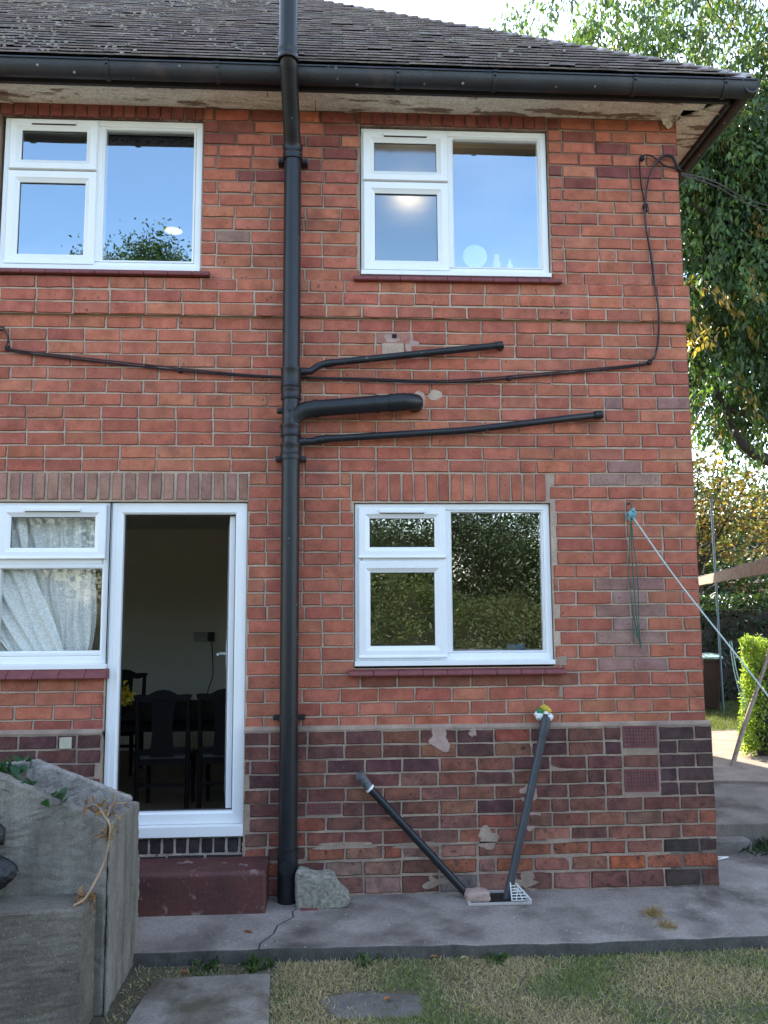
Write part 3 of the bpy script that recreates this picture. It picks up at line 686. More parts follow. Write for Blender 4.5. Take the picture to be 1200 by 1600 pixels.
def gutter_profile(n=9):
    outer = [(-.058*math.cos(t)*1.0, -.088*math.sin(t)) for t in [math.pi*k/n for k in range(n+1)]]
    inner = [(-.051*math.cos(t), -.079*math.sin(t)) for t in [math.pi*k/n for k in range(n, -1, -1)]]
    return [(-.066, .004), (-.066, -.006)]+[(p[0], p[1]) for p in outer]+[(.058, .004)]+[(p[0], p[1]+.004) for p in inner]
GY, GZ = -.318, 5.008
prof = gutter_profile()
b = MB(); b.prism([(GY+p, GZ+z-.004) for p, z in prof], 'x', XL-.2, EX+.03)
gut = part(b, 'gutter', M['gutter'], None, smooth=40)
b = MB(); b.prism([(.337-p, GZ+z-.002) for p, z in prof], 'y', GY-.05, YB+.2)
g2 = part(b, 'gutter', M['gutter'], None, smooth=40)
for x in (-4.44, -3.72, -3.05, -1.93, -1.32, -.42, .17):
    b = MB(); pts = []
    pr = [(GY+p*1.10, GZ+z*1.07-.006) for p, z in prof[:12]]+[(GY+p*.98, GZ+z*.98-.004) for p, z in reversed(prof[2:12])]
    b.prism(pr, 'x', x-.014, x+.014); b.tube([(x, GY-.055, GZ-.03), (x, GY-.072, GZ-.03)], .008, 6)
    part(b, 'gutter_joint', M['gutter'], gut, smooth=40)

# ------------------------------------------------------------------ soil pipe
stack = empty('soil_pipe', (-2.6, -.09, -.04), 'tall black soil pipe running up the brick wall past the gutter', 'pipe')
PX = -2.597; PY = -.092
def spart(mb, name, mat=None, parent=None, **kw):
    o = mb.build(name, mat or M['black_pipe'], parent or stack, **kw)
    if not parent: o.location = (2.6, .09, .04)
    return o
top_y = -.455
path = [(PX, PY, -.04), (PX, PY, 4.58), (PX-.003, PY-.012, 4.63), (PX-.01, top_y+.012, 4.985), (PX-.012, top_y, 5.035), (PX-.012, top_y, 7.2)]
b = MB(); b.tube([(PX, PY, -.04), (PX, PY, .255)], .060, 24); b.tube([(PX, PY, .255), (PX, PY, 1.0)], .055, 24)
b.tube([(PX, PY, 1.0), (PX, PY, 2.63)], .056, 24); b.tube([(PX, PY, 2.63), (PX, PY, 4.60)], .055, 24)
b.tube([(PX, PY, 4.59), (PX, PY-.01, 4.63), (PX-.003, PY-.04, 4.675), (PX-.009, top_y+.04, 4.96), (PX-.011, top_y+.01, 5.00), (PX-.012, top_y, 5.04)], .0545, 24)
b.tube([(PX-.012, top_y, 5.03), (PX-.012, top_y, 7.4)], .055, 24)
spart(b, 'pipe', smooth=50)
def collar(z0, z1, r=.062, y=PY, x=PX, beads=True):
    b = MB(); pts = [(z0, r-.004), (z0+.006, r), (z1-.012, r), (z1-.004, r+.003), (z1, r+.003), (z1+.001, .056)]
    if beads and z1-z0 > .05: pts = [(z0, .056), (z0+.001, r), (z0+.012, r+.003), (z0+.02, r), (z1-.024, r), (z1-.016, r+.004), (z1-.004, r+.004), (z1, .056)]
    b.tube([(x, y, z) for z, _ in pts], [q for _, q in pts], 24, cap=False); spart(b, 'collar', smooth=35)
for z0, z1 in ((4.565, 4.64), (3.03, 3.16), (2.72, 2.80), (2.60, 2.68), (2.955, 3.03)): collar(z0, z1)
collar(4.975, 5.045, y=top_y, x=PX-.012); collar(.253, .262, .0625, beads=False)
for z in (4.553, 2.592, 1.01):
    b = MB(); b.tube([(PX, PY, z-.014), (PX, PY, z+.014)], .064, 24); b.box(PX-.095, PX+.095, PY+.02, .0, z-.013, z+.013); b.tube([(PX-.08, PY+.022, z), (PX-.08, PY+.010, z)], .008, 8); b.tube([(PX+.08, PY+.022, z), (PX+.08, PY+.010, z)], .008, 8)
    spart(b, 'bracket', smooth=40)
b = MB(); b.tube([(PX, PY-.04, .168), (PX, PY-.066, .168)], .045, 20); b.tube([(PX, PY-.06, .168), (PX, PY-.074, .168)], .032, 20); b.box(PX-.02, PX+.02, PY-.08, PY-.07, .162, .174)
spart(b, 'access_cap', smooth=40)
b = MB(); b.tube([(PX+.0, PY-.04, 2.90), (PX+.0, PY-.064, 2.90)], .024, 14); spart(b, 'boss', smooth=40); b = MB(); b.tube([(PX-.055, PY, 2.885), (PX-.085, PY, 2.885)], .018, 10); spart(b, 'boss', smooth=40)
# branch pipes
b = MB(); b.tube([(-2.60, -.09, 3.141), (-2.5, -.075, 3.145), (-2.475, -.07, 3.149), (-2.435, -.062, 3.182), (-2.41, -.06, 3.194), (-2.36, -.056, 3.207), (-1.268, -.052, 3.337), (-1.25, -.02, 3.339), (-1.25, .01, 3.339)], [.022]*9, 14)
b.tube([(-1.285, -.052, 3.335), (-1.245, -.052, 3.340)], .026, 14); b.tube([(-2.39, -.058, 3.200), (-2.33, -.056, 3.211)], .025, 14); b.tube([(-2.55, -.082, 3.142), (-2.505, -.076, 3.144)], .026, 14)
o = spart(b, 'branch_pipe', smooth=40); tag(o, 'thin black waste pipe with a small swan neck, uppermost branch')
b = MB(); b.tube([(-2.60, -.09, 2.76), (-2.585, -.092, 2.83), (-2.555, -.094, 2.872), (-2.50, -.096, 2.893), (-2.44, -.096, 2.902), (-1.90, -.096, 2.948), (-1.85, -.09, 2.953), (-1.815, -.06, 2.956), (-1.81, .01, 2.957)], [.053]*9, 20)
for x, z in ((-2.44, 2.902), (-2.06, 2.934), (-1.97, 2.942)): b.tube([(x-.014, -.096, z-.001), (x+.014, -.096, z+.001)], .058, 20)
b.tube([(-1.97, -.096, 2.942), (-1.88, -.095, 2.95)], .057, 20)
o = spart(b, 'branch_pipe', smooth=40); tag(o, 'thick black branch pipe bending into the wall, middle branch')
b = MB(); b.tube([(-2.60, -.09, 2.69), (-2.5, -.075, 2.697), (-2.46, -.068, 2.70), (-2.43, -.062, 2.712), (-2.39, -.058, 2.718), (-2.33, -.055, 2.721), (-1.5, -.052, 2.778), (-.64, -.052, 2.884), (-.615, -.03, 2.886), (-.612, .01, 2.886)], [.022]*10, 14)
b.tube([(-.66, -.052, 2.882), (-.61, -.052, 2.888)], .027, 14); b.tube([(-2.44, -.062, 2.708), (-2.36, -.056, 2.72)], .026, 14); b.tube([(-2.55, -.082, 2.693), (-2.50, -.075, 2.697)], .026, 14)
o = spart(b, 'branch_pipe', smooth=40); tag(o, 'long thin black waste pipe rising to the right, lowest branch')
# ------------------------------------------------------------------ two sloping waste pipes at the foot of the wall
def thing(name, loc, label, cat, group=None): return empty(name, loc, label, cat, group)
def tpart(mb, name, mat, root, **kw):
    o = mb.build(name, mat, root, **kw); o.location = tuple(-v for v in root.location); return o
t = thing('waste_pipe', (-1.51, -.12, -.035), 'black waste pipe slanting down right to the drain from a grey elbow', 'pipe')
b = MB(); b.tube([(-2.13, -.085, .612), (-1.515, -.115, -.045)], .0235, 16); tpart(b, 'pipe', M['black_pipe'], t, smooth=40)
b = MB(); b.tube([(-2.165, .0, .655), (-2.165, -.045, .655), (-2.158, -.072, .648), (-2.13, -.085, .615), (-2.11, -.086, .594)], [.025, .025, .027, .027, .026], 16); b.tube([(-2.165, -.03, .655), (-2.165, -.070, .655)], .030, 16); tpart(b, 'elbow', surf('weathered_elbow', (.16, .165, .175), (.03, .032, .036), 22, .5, .4, 40), t, smooth=40)
b = MB(); b.tube([(-2.117, -.0855, .598), (-2.108, -.086, .589)], .0295, 16); tpart(b, 'ring', M['white_plastic'], t, smooth=40)
t = thing('waste_pipe', (-1.31, -.12, -.035), 'dark grey waste pipe slanting down left to the grate from a taped top', 'pipe')
b = MB(); b.tube([(-1.055, -.075, .90), (-1.315, -.13, -.05)], .0245, 16); tpart(b, 'pipe', M['grey_pipe'], t, smooth=40)
b = MB(); b.tube([(-1.035, .0, .985), (-1.035, -.05, .985), (-1.038, -.072, .970), (-1.05, -.074, .915), (-1.06, -.076, .885)], [.031]*5, 16); tpart(b, 'elbow', M['grey_pipe'], t, smooth=40)
tp = thing('plastic_wrapping', (-1.04, -.03, 1.0), 'crumpled green, yellow and white wrapping stuffed round the grey pipe top', 'wrapping')
for nm, mt, cs in (('wrap', M['white_plastic'], [(-1.075, 1.0, .028), (-1.01, .99, .027), (-1.03, 1.02, .02)]), ('wrap', M['green_rag'], [(-1.07, 1.025, .022), (-1.055, 1.0, .018)]), ('wrap', M['yellow'], [(-1.035, 1.045, .021), (-1.015, 1.03, .02), (-1.05, 1.05, .015)])):
    b = MB()
    for (x, z, r) in cs:
        vs = []; fs = []; n = 8
        for i in range(6):
            ph = -math.pi/2+math.pi*i/5
            for k in range(n):
                q = r*random.uniform(.65, 1.25); a = 2*math.pi*k/n; vs.append((x+q*math.cos(ph)*math.cos(a), -.055+q*math.cos(ph)*math.sin(a), z+q*math.sin(ph)))
        for i in range(5):
            for k in range(n): fs.append((i*n+k, i*n+(k+1) % n, (i+1)*n+(k+1) % n, (i+1)*n+k))
        b.idx(vs, fs)
    tpart(b, nm, mt, tp, smooth=30)
# pale drain grate leaning by the pipe
t = thing('drain_grate', (-1.27, -.1, -.035), 'broken white plastic drain grate tilted against the wall', 'grate')
b = MB(); A = Matrix.Translation((-1.295, -.185, -.033)) @ Matrix.Rotation(R_(68), 4, 'X') @ Matrix.Diagonal((.86, .86, .86, 1))
b.box(-.01, .13, -.004, 0, 0, .0, mat=A) if False else None
for k in range(6): b.box(.0, .135-.02*k, .018*k, .018*k+.007, 0, .006, mat=A)
b.box(-.004, .004, 0, .115, 0, .008, mat=A); B = A @ Matrix.Translation((.135, 0, 0)) @ Matrix.Rotation(R_(42), 4, 'Z'); b.box(-.004, .004, 0, .145, 0, .008, mat=B)
B = A @ Matrix.Translation((.03, 0, 0)) @ Matrix.Rotation(R_(-12), 4, 'Z'); b.box(-.003, .003, 0, .10, .001, .007, mat=B); B = A @ Matrix.Translation((.075, 0, 0)) @ Matrix.Rotation(R_(18), 4, 'Z'); b.box(-.003, .003, 0, .09, .001, .007, mat=B)
tpart(b, 'grate_bars', surf('grate_grey', (.58, .58, .56), (.48, .48, .47), 9, .6, 0), t)
b = MB(); b.frame(-1.56, -1.19, -.25, -.03, [(0, 0), (0, .014), (.02, .014), (.02, 0)])
b.v = [(v[0], v[2], -.034+v[1]) for v in b.v]
tag(b.build('gully_kerb', M['concrete_light'], bevel=.003), 'low cement rim round the drain gully', 'drain')
b = MB(); b.face([(-1.54, -.23, -.0335), (-1.21, -.23, -.0335), (-1.21, -.05, -.0335), (-1.54, -.05, -.0335)])
tag(b.build('gully_hole', M['void'], fix=False), 'dark open gully under the waste pipes', 'drain')

def rock(name, c, dims, mat, label, cat, seed=1, n=3, rot=0, rough=.16, flat=None):
    bm = bmesh.new(); bmesh.ops.create_icosphere(bm, subdivisions=n, radius=1); rr = random.Random(seed)
    off = Vector((rr.uniform(0, 50),)*3)
    from mathutils import noise as mn
    for v in bm.verts:
        p = v.co.copy(); m = max(abs(p.x), abs(p.y), abs(p.z)); p = p.lerp(p/m, .62)
        p *= 1+rough*mn.noise(p*1.4+off)+rough*.5*mn.noise(p*4+off)
        v.co = Vector((p.x*dims[0], p.y*dims[1], p.z*dims[2]))
        if flat: v.co.z *= flat(v.co.x/dims[0])
    me = bpy.data.meshes.new(name); bm.to_mesh(me); bm.free(); me.materials.append(mat)
    me.polygons.foreach_set('use_smooth', [True]*len(me.polygons)); me.set_sharp_from_angle(angle=R_(38))
    o = bpy.data.objects.new(name, me); COL.objects.link(o); o.location = c; o.rotation_euler = (0, 0, rot); return tag(o, label, cat)
b = MB(); b.prism([(-2.542, -.036), (-2.548, .14), (-2.535, .168), (-2.48, .160), (-2.43, .143), (-2.36, .147), (-2.325, .138), (-2.30, .085), (-2.235, .015), (-2.25, -.036)], 'y', -.225, -.105)
o = b.build('stone_block', M['stone'], bevel=.012); tag(o, 'grey speckled broken stone block beside the soil pipe foot', 'stone')
dm = o.modifiers.new('sub', 'SUBSURF'); dm.subdivision_type = 'SIMPLE'; dm.levels = dm.render_levels = 3
dt = bpy.data.textures.new('stone_noise', 'CLOUDS'); dt.noise_scale = .05; dm = o.modifiers.new('dis', 'DISPLACE'); dm.texture = dt; dm.strength = .018; dm.mid_level = .5
rock('render_lump', (-1.49, -.155, -.005), (.075, .05, .032), M['rubble'], 'pink lump of render at the bottom of the black slanting pipe', 'rubble', 9, 3)
b = MB(); b.box(-2.515, -2.415, -.245, -.165, -.06, -.031); tag(b.build('sunken_brick', M['tile_sill'], bevel=.004), 'dark red brick set flush into the path', 'brick')
# patches of old render on the plinth
def patch(name, poly, y0, mat, label):
    b = MB(); b.prism(poly, 'y', y0+.0035, y0+.012); o = part(b, name, mat, None, bevel=.002); tag(o, label)
def blobpoly(cx, cz, rx, rz, n=16, a=.28):
    n = 44; ph = [random.uniform(0, 6.28) for _ in range(5)]; am = [a*.9, a*.7, a*.6, a*.45, a*.35]
    def f(t): return 1-a*.3+sum(q*.6*math.sin((i+2)*t+p) for i, (p, q) in enumerate(zip(ph, am)))+random.uniform(-.06, .06)
    return [(cx+rx*math.cos(t)*f(t), cz+rz*math.sin(t)*f(t)) for t in (2*math.pi*k/n for k in range(n))]
patch('render_patch', blobpoly(-1.685, .865, .065, .075), -.034, M['rubble'], 'pink smear of render')
patch('render_patch', blobpoly(-1.48, .905, .022, .035), -.031, M['rubble'], None)
patch('render_patch', blobpoly(-1.145, .535, .055, .055, a=.12), -.031, M['rubble'], None)
patch('render_patch', blobpoly(-1.13, .40, .062, .085, a=.15), -.031, M['rubble'], None)
patch('render_patch', blobpoly(-1.40, .275, .075, .06), -.032, M['mortar_low'], None)
for x, z, rx, rz in ((-2.3, .252, .33, .016), (-1.75, .250, .40, .013), (-.9, .252, .33, .012), (-1.17, .02, .10, .042), (-1.72, .03, .08, .035)):
    patch('mortar_smear', blobpoly(x, z, rx, rz, 26, .5), -.032, M['mortar_low'], None)
for x, z, rx, rz in ((-2.83, .25, .05, .05), (-1.95, 3.395, .055, .035), (-1.83, 3.36, .055, .065), (-1.79, 2.98, .05, .075), (-2.02, 3.0, .05, .04), (-1.68, 3.02, .05, .035)):
    patch('render_patch', blobpoly(x, z, rx, rz, 14, .15), -.0045, M['rubble'] if z > 3.1 else M['mortar'], None)
b = MB(); b.box(-1.955, -1.925, -.0075, -.002, 3.395, 3.42); part(b, 'weep_hole', M['void'])
patch('mortar_smear', [(-.96, 1.30), (-.875, 1.30), (-.875, 1.36), (-.955, 1.345)], -.005, M['mortar_low'], None)
patch('mortar_smear', [(-.935, 1.105), (-.905, 1.105), (-.905, 1.175), (-.925, 1.18)], -.005, M['mortar_low'], None)
b = MB(); b.box(-3.955, -3.885, -.0335, -.02, .845, .91); part(b, 'cream_block', surf('cream_block', (.5, .46, .36), (.4, .36, .28), 14, .9, .4, 50))

# ------------------------------------------------------------------ cables
cb = [(-4.60, -.02, 3.415), (-4.417, -.03, 3.408), (-4.385, -.035, 3.396), (-4.36, -.04, 3.347), (-4.365, -.03, 3.293), (-4.293, -.022, 3.265), (-3.622, -.022, 3.19), (-3.104, -.022, 3.142), (-2.701, -.03, 3.117), (-2.174, -.03, 3.109), (-1.6, -.022, 3.098), (-.932, -.022, 3.155), (-.381, -.02, 3.217), (-.274, -.018, 3.248), (-.219, -.018, 3.322), (-.205, -.045, 3.53), (-.214, -.045, 3.70), (-.219, -.03, 3.80), (-.229, -.02, 3.968), (-.254, -.02, 4.19), (-.252, -.022, 4.325), (-.228, -.024, 4.483), (-.183, -.026, 4.598), (-.118, -.03, 4.668), (-.057, -.03, 4.66), (-.02, -.02, 4.593), (.02, .02, 4.57)]
t = thing('wall_cable', (-.25, -.02, 4.2), 'doubled black telephone cable sagging across the wall and up beside the corner', 'cable')
b = MB(); P_ = catmull(cb, 6); b.tube(P_, .0068, 7); tpart(b, 'cable_strand', M['cable'], t, smooth=60)
b = MB(); b.tube([p+Vector((.004*math.sin(i*.31), -.004, .011+.004*math.sin(i*.22))) for i, p in enumerate(P_)], .0055, 7); tpart(b, 'cable_strand', surf('cable_brown', (.05, .02, .02), (.03, .014, .015), 20, .5, 0), t, smooth=60)
b = MB(); b.tube(catmull([(-.241, -.02, 4.28), (-.273, -.022, 4.46), (-.279, -.024, 4.618), (-.263, -.024, 4.673), (-.197, -.026, 4.675), (-.104, -.022, 4.609), (.0, -.02, 4.584), (.03, .05, 4.59)], 6), .0052, 7); tpart(b, 'cable_strand', M['cable'], t, smooth=60)
for (x, z) in ((-4.37, 3.29), (-3.3, 3.16), (-1.2, 3.13), (-.27, 3.245), (-.252, 4.32), (-.26, 4.66)):
    b = MB(); b.box(x-.012, x+.012, -.034, 0, z-.012, z+.014); tpart(b, 'cable_clip', M['cable'], t)
t = thing('overhead_cable', (.03, .05, 4.59), 'black overhead cable leaving the house corner towards the tree', 'cable')
for dz in (0, .035):
    b = MB(); b.tube(catmull([(.03, .05, 4.59+dz*.4), (.76, 1.0, 5.03+dz), (2.3, 3.0, 5.88+dz*1.5), (7.5, 9.5, 9.0+dz*2)], 10), .0055, 6); tpart(b, 'cable_strand', M['cable'], t, smooth=60)

# ------------------------------------------------------------------ washing line on its wall hook
t = thing('washing_line', (-.444, -.02, 2.30), 'pale green washing line tied to a rusty wall hook', 'washing line')
b = MB(); b.tube(catmull([(-.444, .01, 2.315), (-.444, -.035, 2.318), (-.444, -.055, 2.30), (-.444, -.05, 2.268), (-.444, -.03, 2.262)], 4), .007, 8); tpart(b, 'hook', surf('rusty_hook', (.16, .09, .08), None, 20, .8, .3, 60), t, smooth=60)
b = MB()
for k in range(9):
    a = random.uniform(0, 6.28); c = Vector((-.44+random.uniform(-.014, .014), -.045, 2.24+random.uniform(-.022, .022)))
    b.tube([c+Vector((.02*math.cos(a+s), .014*math.sin(1.7*a+s), .022*math.sin(a+s))) for s in np.linspace(0, 4.5, 9)], .0055, 6)
tpart(b, 'knot', surf('knot_fibre', (.22, .45, .50), (.10, .26, .26), 60, .9, .4, 200), t, smooth=60)
pts = [(-.44, -.045, 2.235), (-.22, -.18, 1.82), (.004, -.35, 1.425), (.14, -.47, 1.17), (.30, -.505, .92), (.40, -.51, .82)]
b = MB(); b.tube(catmull(pts, 8), .0048, 8); tpart(b, 'line', surf('line_fibre', (.52, .60, .58), (.36, .48, .46), 60, .9, .4, 200), t, smooth=60)
b = MB()
for off in (0, .012, -.014):
    b.tube(catmull([(-.444, -.045, 2.23), (-.444+off, -.035, 2.05), (-.439+off*2.2, -.028, 1.85), (-.424+off*.8, -.026, 1.53), (-.407, -.025, 1.44-abs(off)*3)], 6), .0035, 6)
b.tube(catmull([(-.45, -.03, 1.62), (-.455, -.028, 1.52), (-.43, -.03, 1.47), (-.405, -.026, 1.435)], 5), .0035, 6)
tpart(b, 'dangling_cord', M['cord'], t, smooth=60)

# ------------------------------------------------------------------ concrete coal bunker
bk = thing('coal_bunker', (-3.8, -.95, -.1), 'old open grey concrete coal bunker with sloping sides in front of the wall', 'bunker')
WORN = bpy.data.textures.new('worn', 'CLOUDS'); WORN.noise_scale = .12
CHIP = bpy.data.textures.new('chip', 'CLOUDS'); CHIP.noise_scale = .022; CHIP.noise_depth = 4
def slab(poly, axis, a, b_, name, mat, **kw):
    b = MB(); b.prism(poly, axis, a, b_); o = tpart(b, name, mat, bk, bevel=.010, **kw)
    m = o.modifiers.new('sub', 'SUBSURF'); m.subdivision_type = 'SIMPLE'; m.levels = m.render_levels = 5
    m = o.modifiers.new('worn', 'DISPLACE'); m.texture = WORN; m.strength = .005; m.mid_level = .5; m.texture_coords = 'GLOBAL'
    m = o.modifiers.new('chips', 'DISPLACE'); m.texture = CHIP; m.strength = .014; m.mid_level = .5; m.texture_coords = 'GLOBAL'
    return o
slab([(-5.2, -.1), (-3.332, -.1), (-3.332, .722), (-3.83, .940), (-4.15, .945), (-5.2, .945)], 'y', -1.25, -1.195, 'front_panel', M['bunker'])
slab([(-5.2, -.1), (-3.372, -.1), (-3.372, .704), (-3.85, .897), (-4.05, .880), (-5.2, .88)], 'y', -.70, -.65, 'back_panel', M['bunker_rough'])
slab([(-1.19, -.1), (-1.19, .716), (-.705, .688), (-.705, -.1)], 'x', -3.372, -3.320, 'end_panel', M['bunker'])
slab([(-1.246, -.1), (-1.246, .715), (-1.196, .718), (-1.196, -.1)], 'x', -3.328, -3.316, 'corner_strip', M['bunker'])
slab([(-.70, -.1), (-.70, .40), (-.66, .40), (-.66, -.1)], 'x', -3.368, -3.322, 'end_post', M['bunker'])
slab([(-5.2, -.1), (-3.368, -.1), (-3.372, .418), (-5.2, .430)], 'y', -1.46, -1.252, 'base_block', surf('bunker_dark', (.17, .148, .12), (.095, .082, .068), 6, .97, .9, 60, spec=.15, bdist=.008, specks=((.42, .41, .4), .07), speck_scale=70, grain=.30))
slab([(-1.18, -.08), (-.71, -.08), (-.71, .42), (-1.18, .45)], 'x', -3.86, -3.38, 'rubble_fill', M['rubble'])
t = thing('dead_vine', (-3.33, -1.25, .72), 'dry brown vine stem with withered leaves hanging over the bunker corner', 'vine')
b = MB(); b.tube(catmull([(-3.58, -.85, .62), (-3.50, -.95, .72), (-3.42, -1.10, .755), (-3.36, -1.22, .745), (-3.318, -1.265, .705), (-3.325, -1.275, .60), (-3.345, -1.29, .53), (-3.385, -1.36, .44), (-3.42, -1.42, .425)], 6), [.0050]*49, 7)
b.tube(catmull([(-3.36, -.80, .70), (-3.38, -1.0, .74), (-3.35, -1.2, .735)], 5), .005, 6); b.tube(catmull([(-3.40, -.9, .60), (-3.39, -.95, .70), (-3.385, -.93, .78)], 5), .004, 6)
tpart(b, 'stem', M['dry'], t, smooth=60)

# black sack on the ledge
def bag():
    rr = random.Random(3); from mathutils import noise as mn
    bm = bmesh.new(); bmesh.ops.create_icosphere(bm, subdivisions=5, radius=1)
    for v in bm.verts:
        p = v.co.copy(); z = p.z
        s = 1-.75*max(0, z)**1.3 if z > 0 else 1+.1*z
        k = 1+.10*mn.noise(Vector((p.x*2, p.y*2, z*3)))+.07*mn.noise(Vector((p.x*9, p.y*9, p.z*3)))
        v.co = Vector((p.x*.26*s*k, p.y*.085*s*k, .005+.115+max(z, -.92)*.125*(1.5 if z > 0 else 1)))
    me = bpy.data.meshes.new('bag_body'); bm.to_mesh(me); bm.free(); me.materials.append(M['bag']); me.polygons.foreach_set('use_smooth', [True]*len(me.polygons))
    return me
t = thing('black_sack', (-3.945, -1.36, .43), 'black plastic sack slumped on the bunker ledge at the picture edge', 'sack')
o = bpy.data.objects.new('bag_body', bag()); COL.objects.link(o); o.parent = t
b = MB(); b.tube([(.03, 0, .27), (.08, -.01, .31), (.15, -.015, .31), (.185, -.02, .285), (.19, -.02, .25), (.165, -.02, .24)], [.02, .032, .042, .036, .026, .006], 20)
o = b.build('bag_knot', M['bag'], t, smooth=80)

# ------------------------------------------------------------------ vegetation helpers
def leaves_mesh(name, P, D, N, L, Wd, colr, mat, parent=None, fold=.25):
    """folded six-point leaves: P base points, D axis, N normal"""
    D = D/np.linalg.norm(D, axis=1, keepdims=True); S = np.cross(D, N); S /= np.linalg.norm(S, axis=1, keepdims=True)+1e-9; N2 = np.cross(S, D)
    L = L[:, None]; Wd = Wd[:, None]
    up = N2*Wd*fold
    V = np.stack([P, P+D*L*.35+S*Wd*.5+up, P+D*L*.72+S*Wd*.36+up*.8-N2*L*.04, P+D*L-N2*L*.10, P+D*L*.72-S*Wd*.36+up*.8-N2*L*.04, P+D*L*.35-S*Wd*.5+up], 1)
    n = len(P); base = np.arange(n)[:, None]*6
    F = np.concatenate([base+np.array([[0, 1, 2, 3]]), base+np.array([[0, 3, 4, 5]])], 0)
    return mesh_np(name, V.reshape(-1, 3), F, np.repeat(colr, 6, 0), mat, parent)
def cols(n, pal, v=.25):
    p = np.array(pal)[RNG.integers(0, len(pal), n)]; return np.clip(p*(1+RNG.uniform(-v, v, (n, 1))), .003, 1)
def rnd(n, s): return RNG.normal(0, s, (n, 3))
def crown_points(ell, nclump, nleaf, spread, shell=.55):
    """clump centres inside a union of ellipsoids, nearer the outside; leaves scattered round each"""
    out = []; per = max(1, nclump//len(ell))
    for (c, r) in ell:
        d = rnd(per, 1); d /= np.linalg.norm(d, axis=1, keepdims=True); q = RNG.uniform(shell**3, 1, (per, 1))**(1/3)
        out.append(np.array(c)+d*q*np.array(r))
    C = np.concatenate(out); sz = RNG.uniform(.5, 1.3, len(C))
    P = np.repeat(C, nleaf, 0)+rnd(len(C)*nleaf, 1)*spread*np.repeat(sz, nleaf)[:, None]*np.array([1, 1, .7])
    return C, P, np.repeat(np.arange(len(C)), nleaf)
def limb_mesh(mb, base, tip, r0, r1, bend=.15, n=7):
    base, tip = Vector(base), Vector(tip); L = (tip-base).length; pts = []
    o = Vector((random.uniform(-1, 1), random.uniform(-1, 1), random.uniform(-.3, 1)))*L*bend
    for i in range(n+1):
        t = i/n; pts.append(base.lerp(tip, t)+o*math.sin(math.pi*t)+Vector((random.uniform(-1, 1), random.uniform(-1, 1), 0))*L*.015)
    pts[0] = base
    mb.tube(pts, [lerp(r0, r1, (i/n)**.8) for i in range(n+1)], 7)
def tree(name, base, h, ell, label, cat, pal, nclump=220, nleaf=34, leaf=.13, spread=.28, trunk=.16, mat='leaf', group=None, droop=.5, trunk_top=None, cv=.3):
    t = thing(name, base, label, cat, group); bx, by, bz = base
    C, P, ci = crown_points(ell, nclump, nleaf, spread); n = len(P)
    D = rnd(n, 1)*np.array([1, 1, .7])+np.array([0, 0, -droop]); N = rnd(n, .6)+np.array([0, 0, .8])
    cc = cols(n, pal, .2)*(1+RNG.uniform(-cv, cv, (len(C), 1))[ci])
    o = leaves_mesh('crown', P, D, N, RNG.uniform(.7, 1.3, n)*leaf, RNG.uniform(.45, .7, n)*leaf, np.clip(cc, .003, 1), M[mat], t); o.location = (-bx, -by, -bz)
    b = MB(); tt = Vector(trunk_top or (bx+random.uniform(-.3, .3), by+random.uniform(-.3, .3), bz+h*.62))
    limb_mesh(b, (bx, by, bz-.05), tt, trunk, trunk*.5, .03, 9)
    for k in range(min(26, len(C))):
        c = C[random.randrange(len(C))]; s = Vector((bx, by, bz)).lerp(tt, random.uniform(.35, 1))
        limb_mesh(b, s, c, trunk*.32, .012, .08)
    o = b.build('trunk', M['bark'], t, smooth=70); o.location = (-bx, -by, -bz); return t
G1 = [(.045, .085, .022), (.06, .11, .025), (.035, .07, .022), (.08, .13, .03), (.05, .10, .035)]
G2 = [(.025, .05, .018), (.03, .06, .02), (.02, .042, .018), (.04, .07, .022)]
GY_ = [(.17, .24, .05), (.21, .27, .07), (.14, .21, .045), (.25, .29, .09)]
BR = [(.17, .11, .045), (.13, .085, .035), (.10, .11, .04), (.20, .14, .06), (.085, .10, .035)]
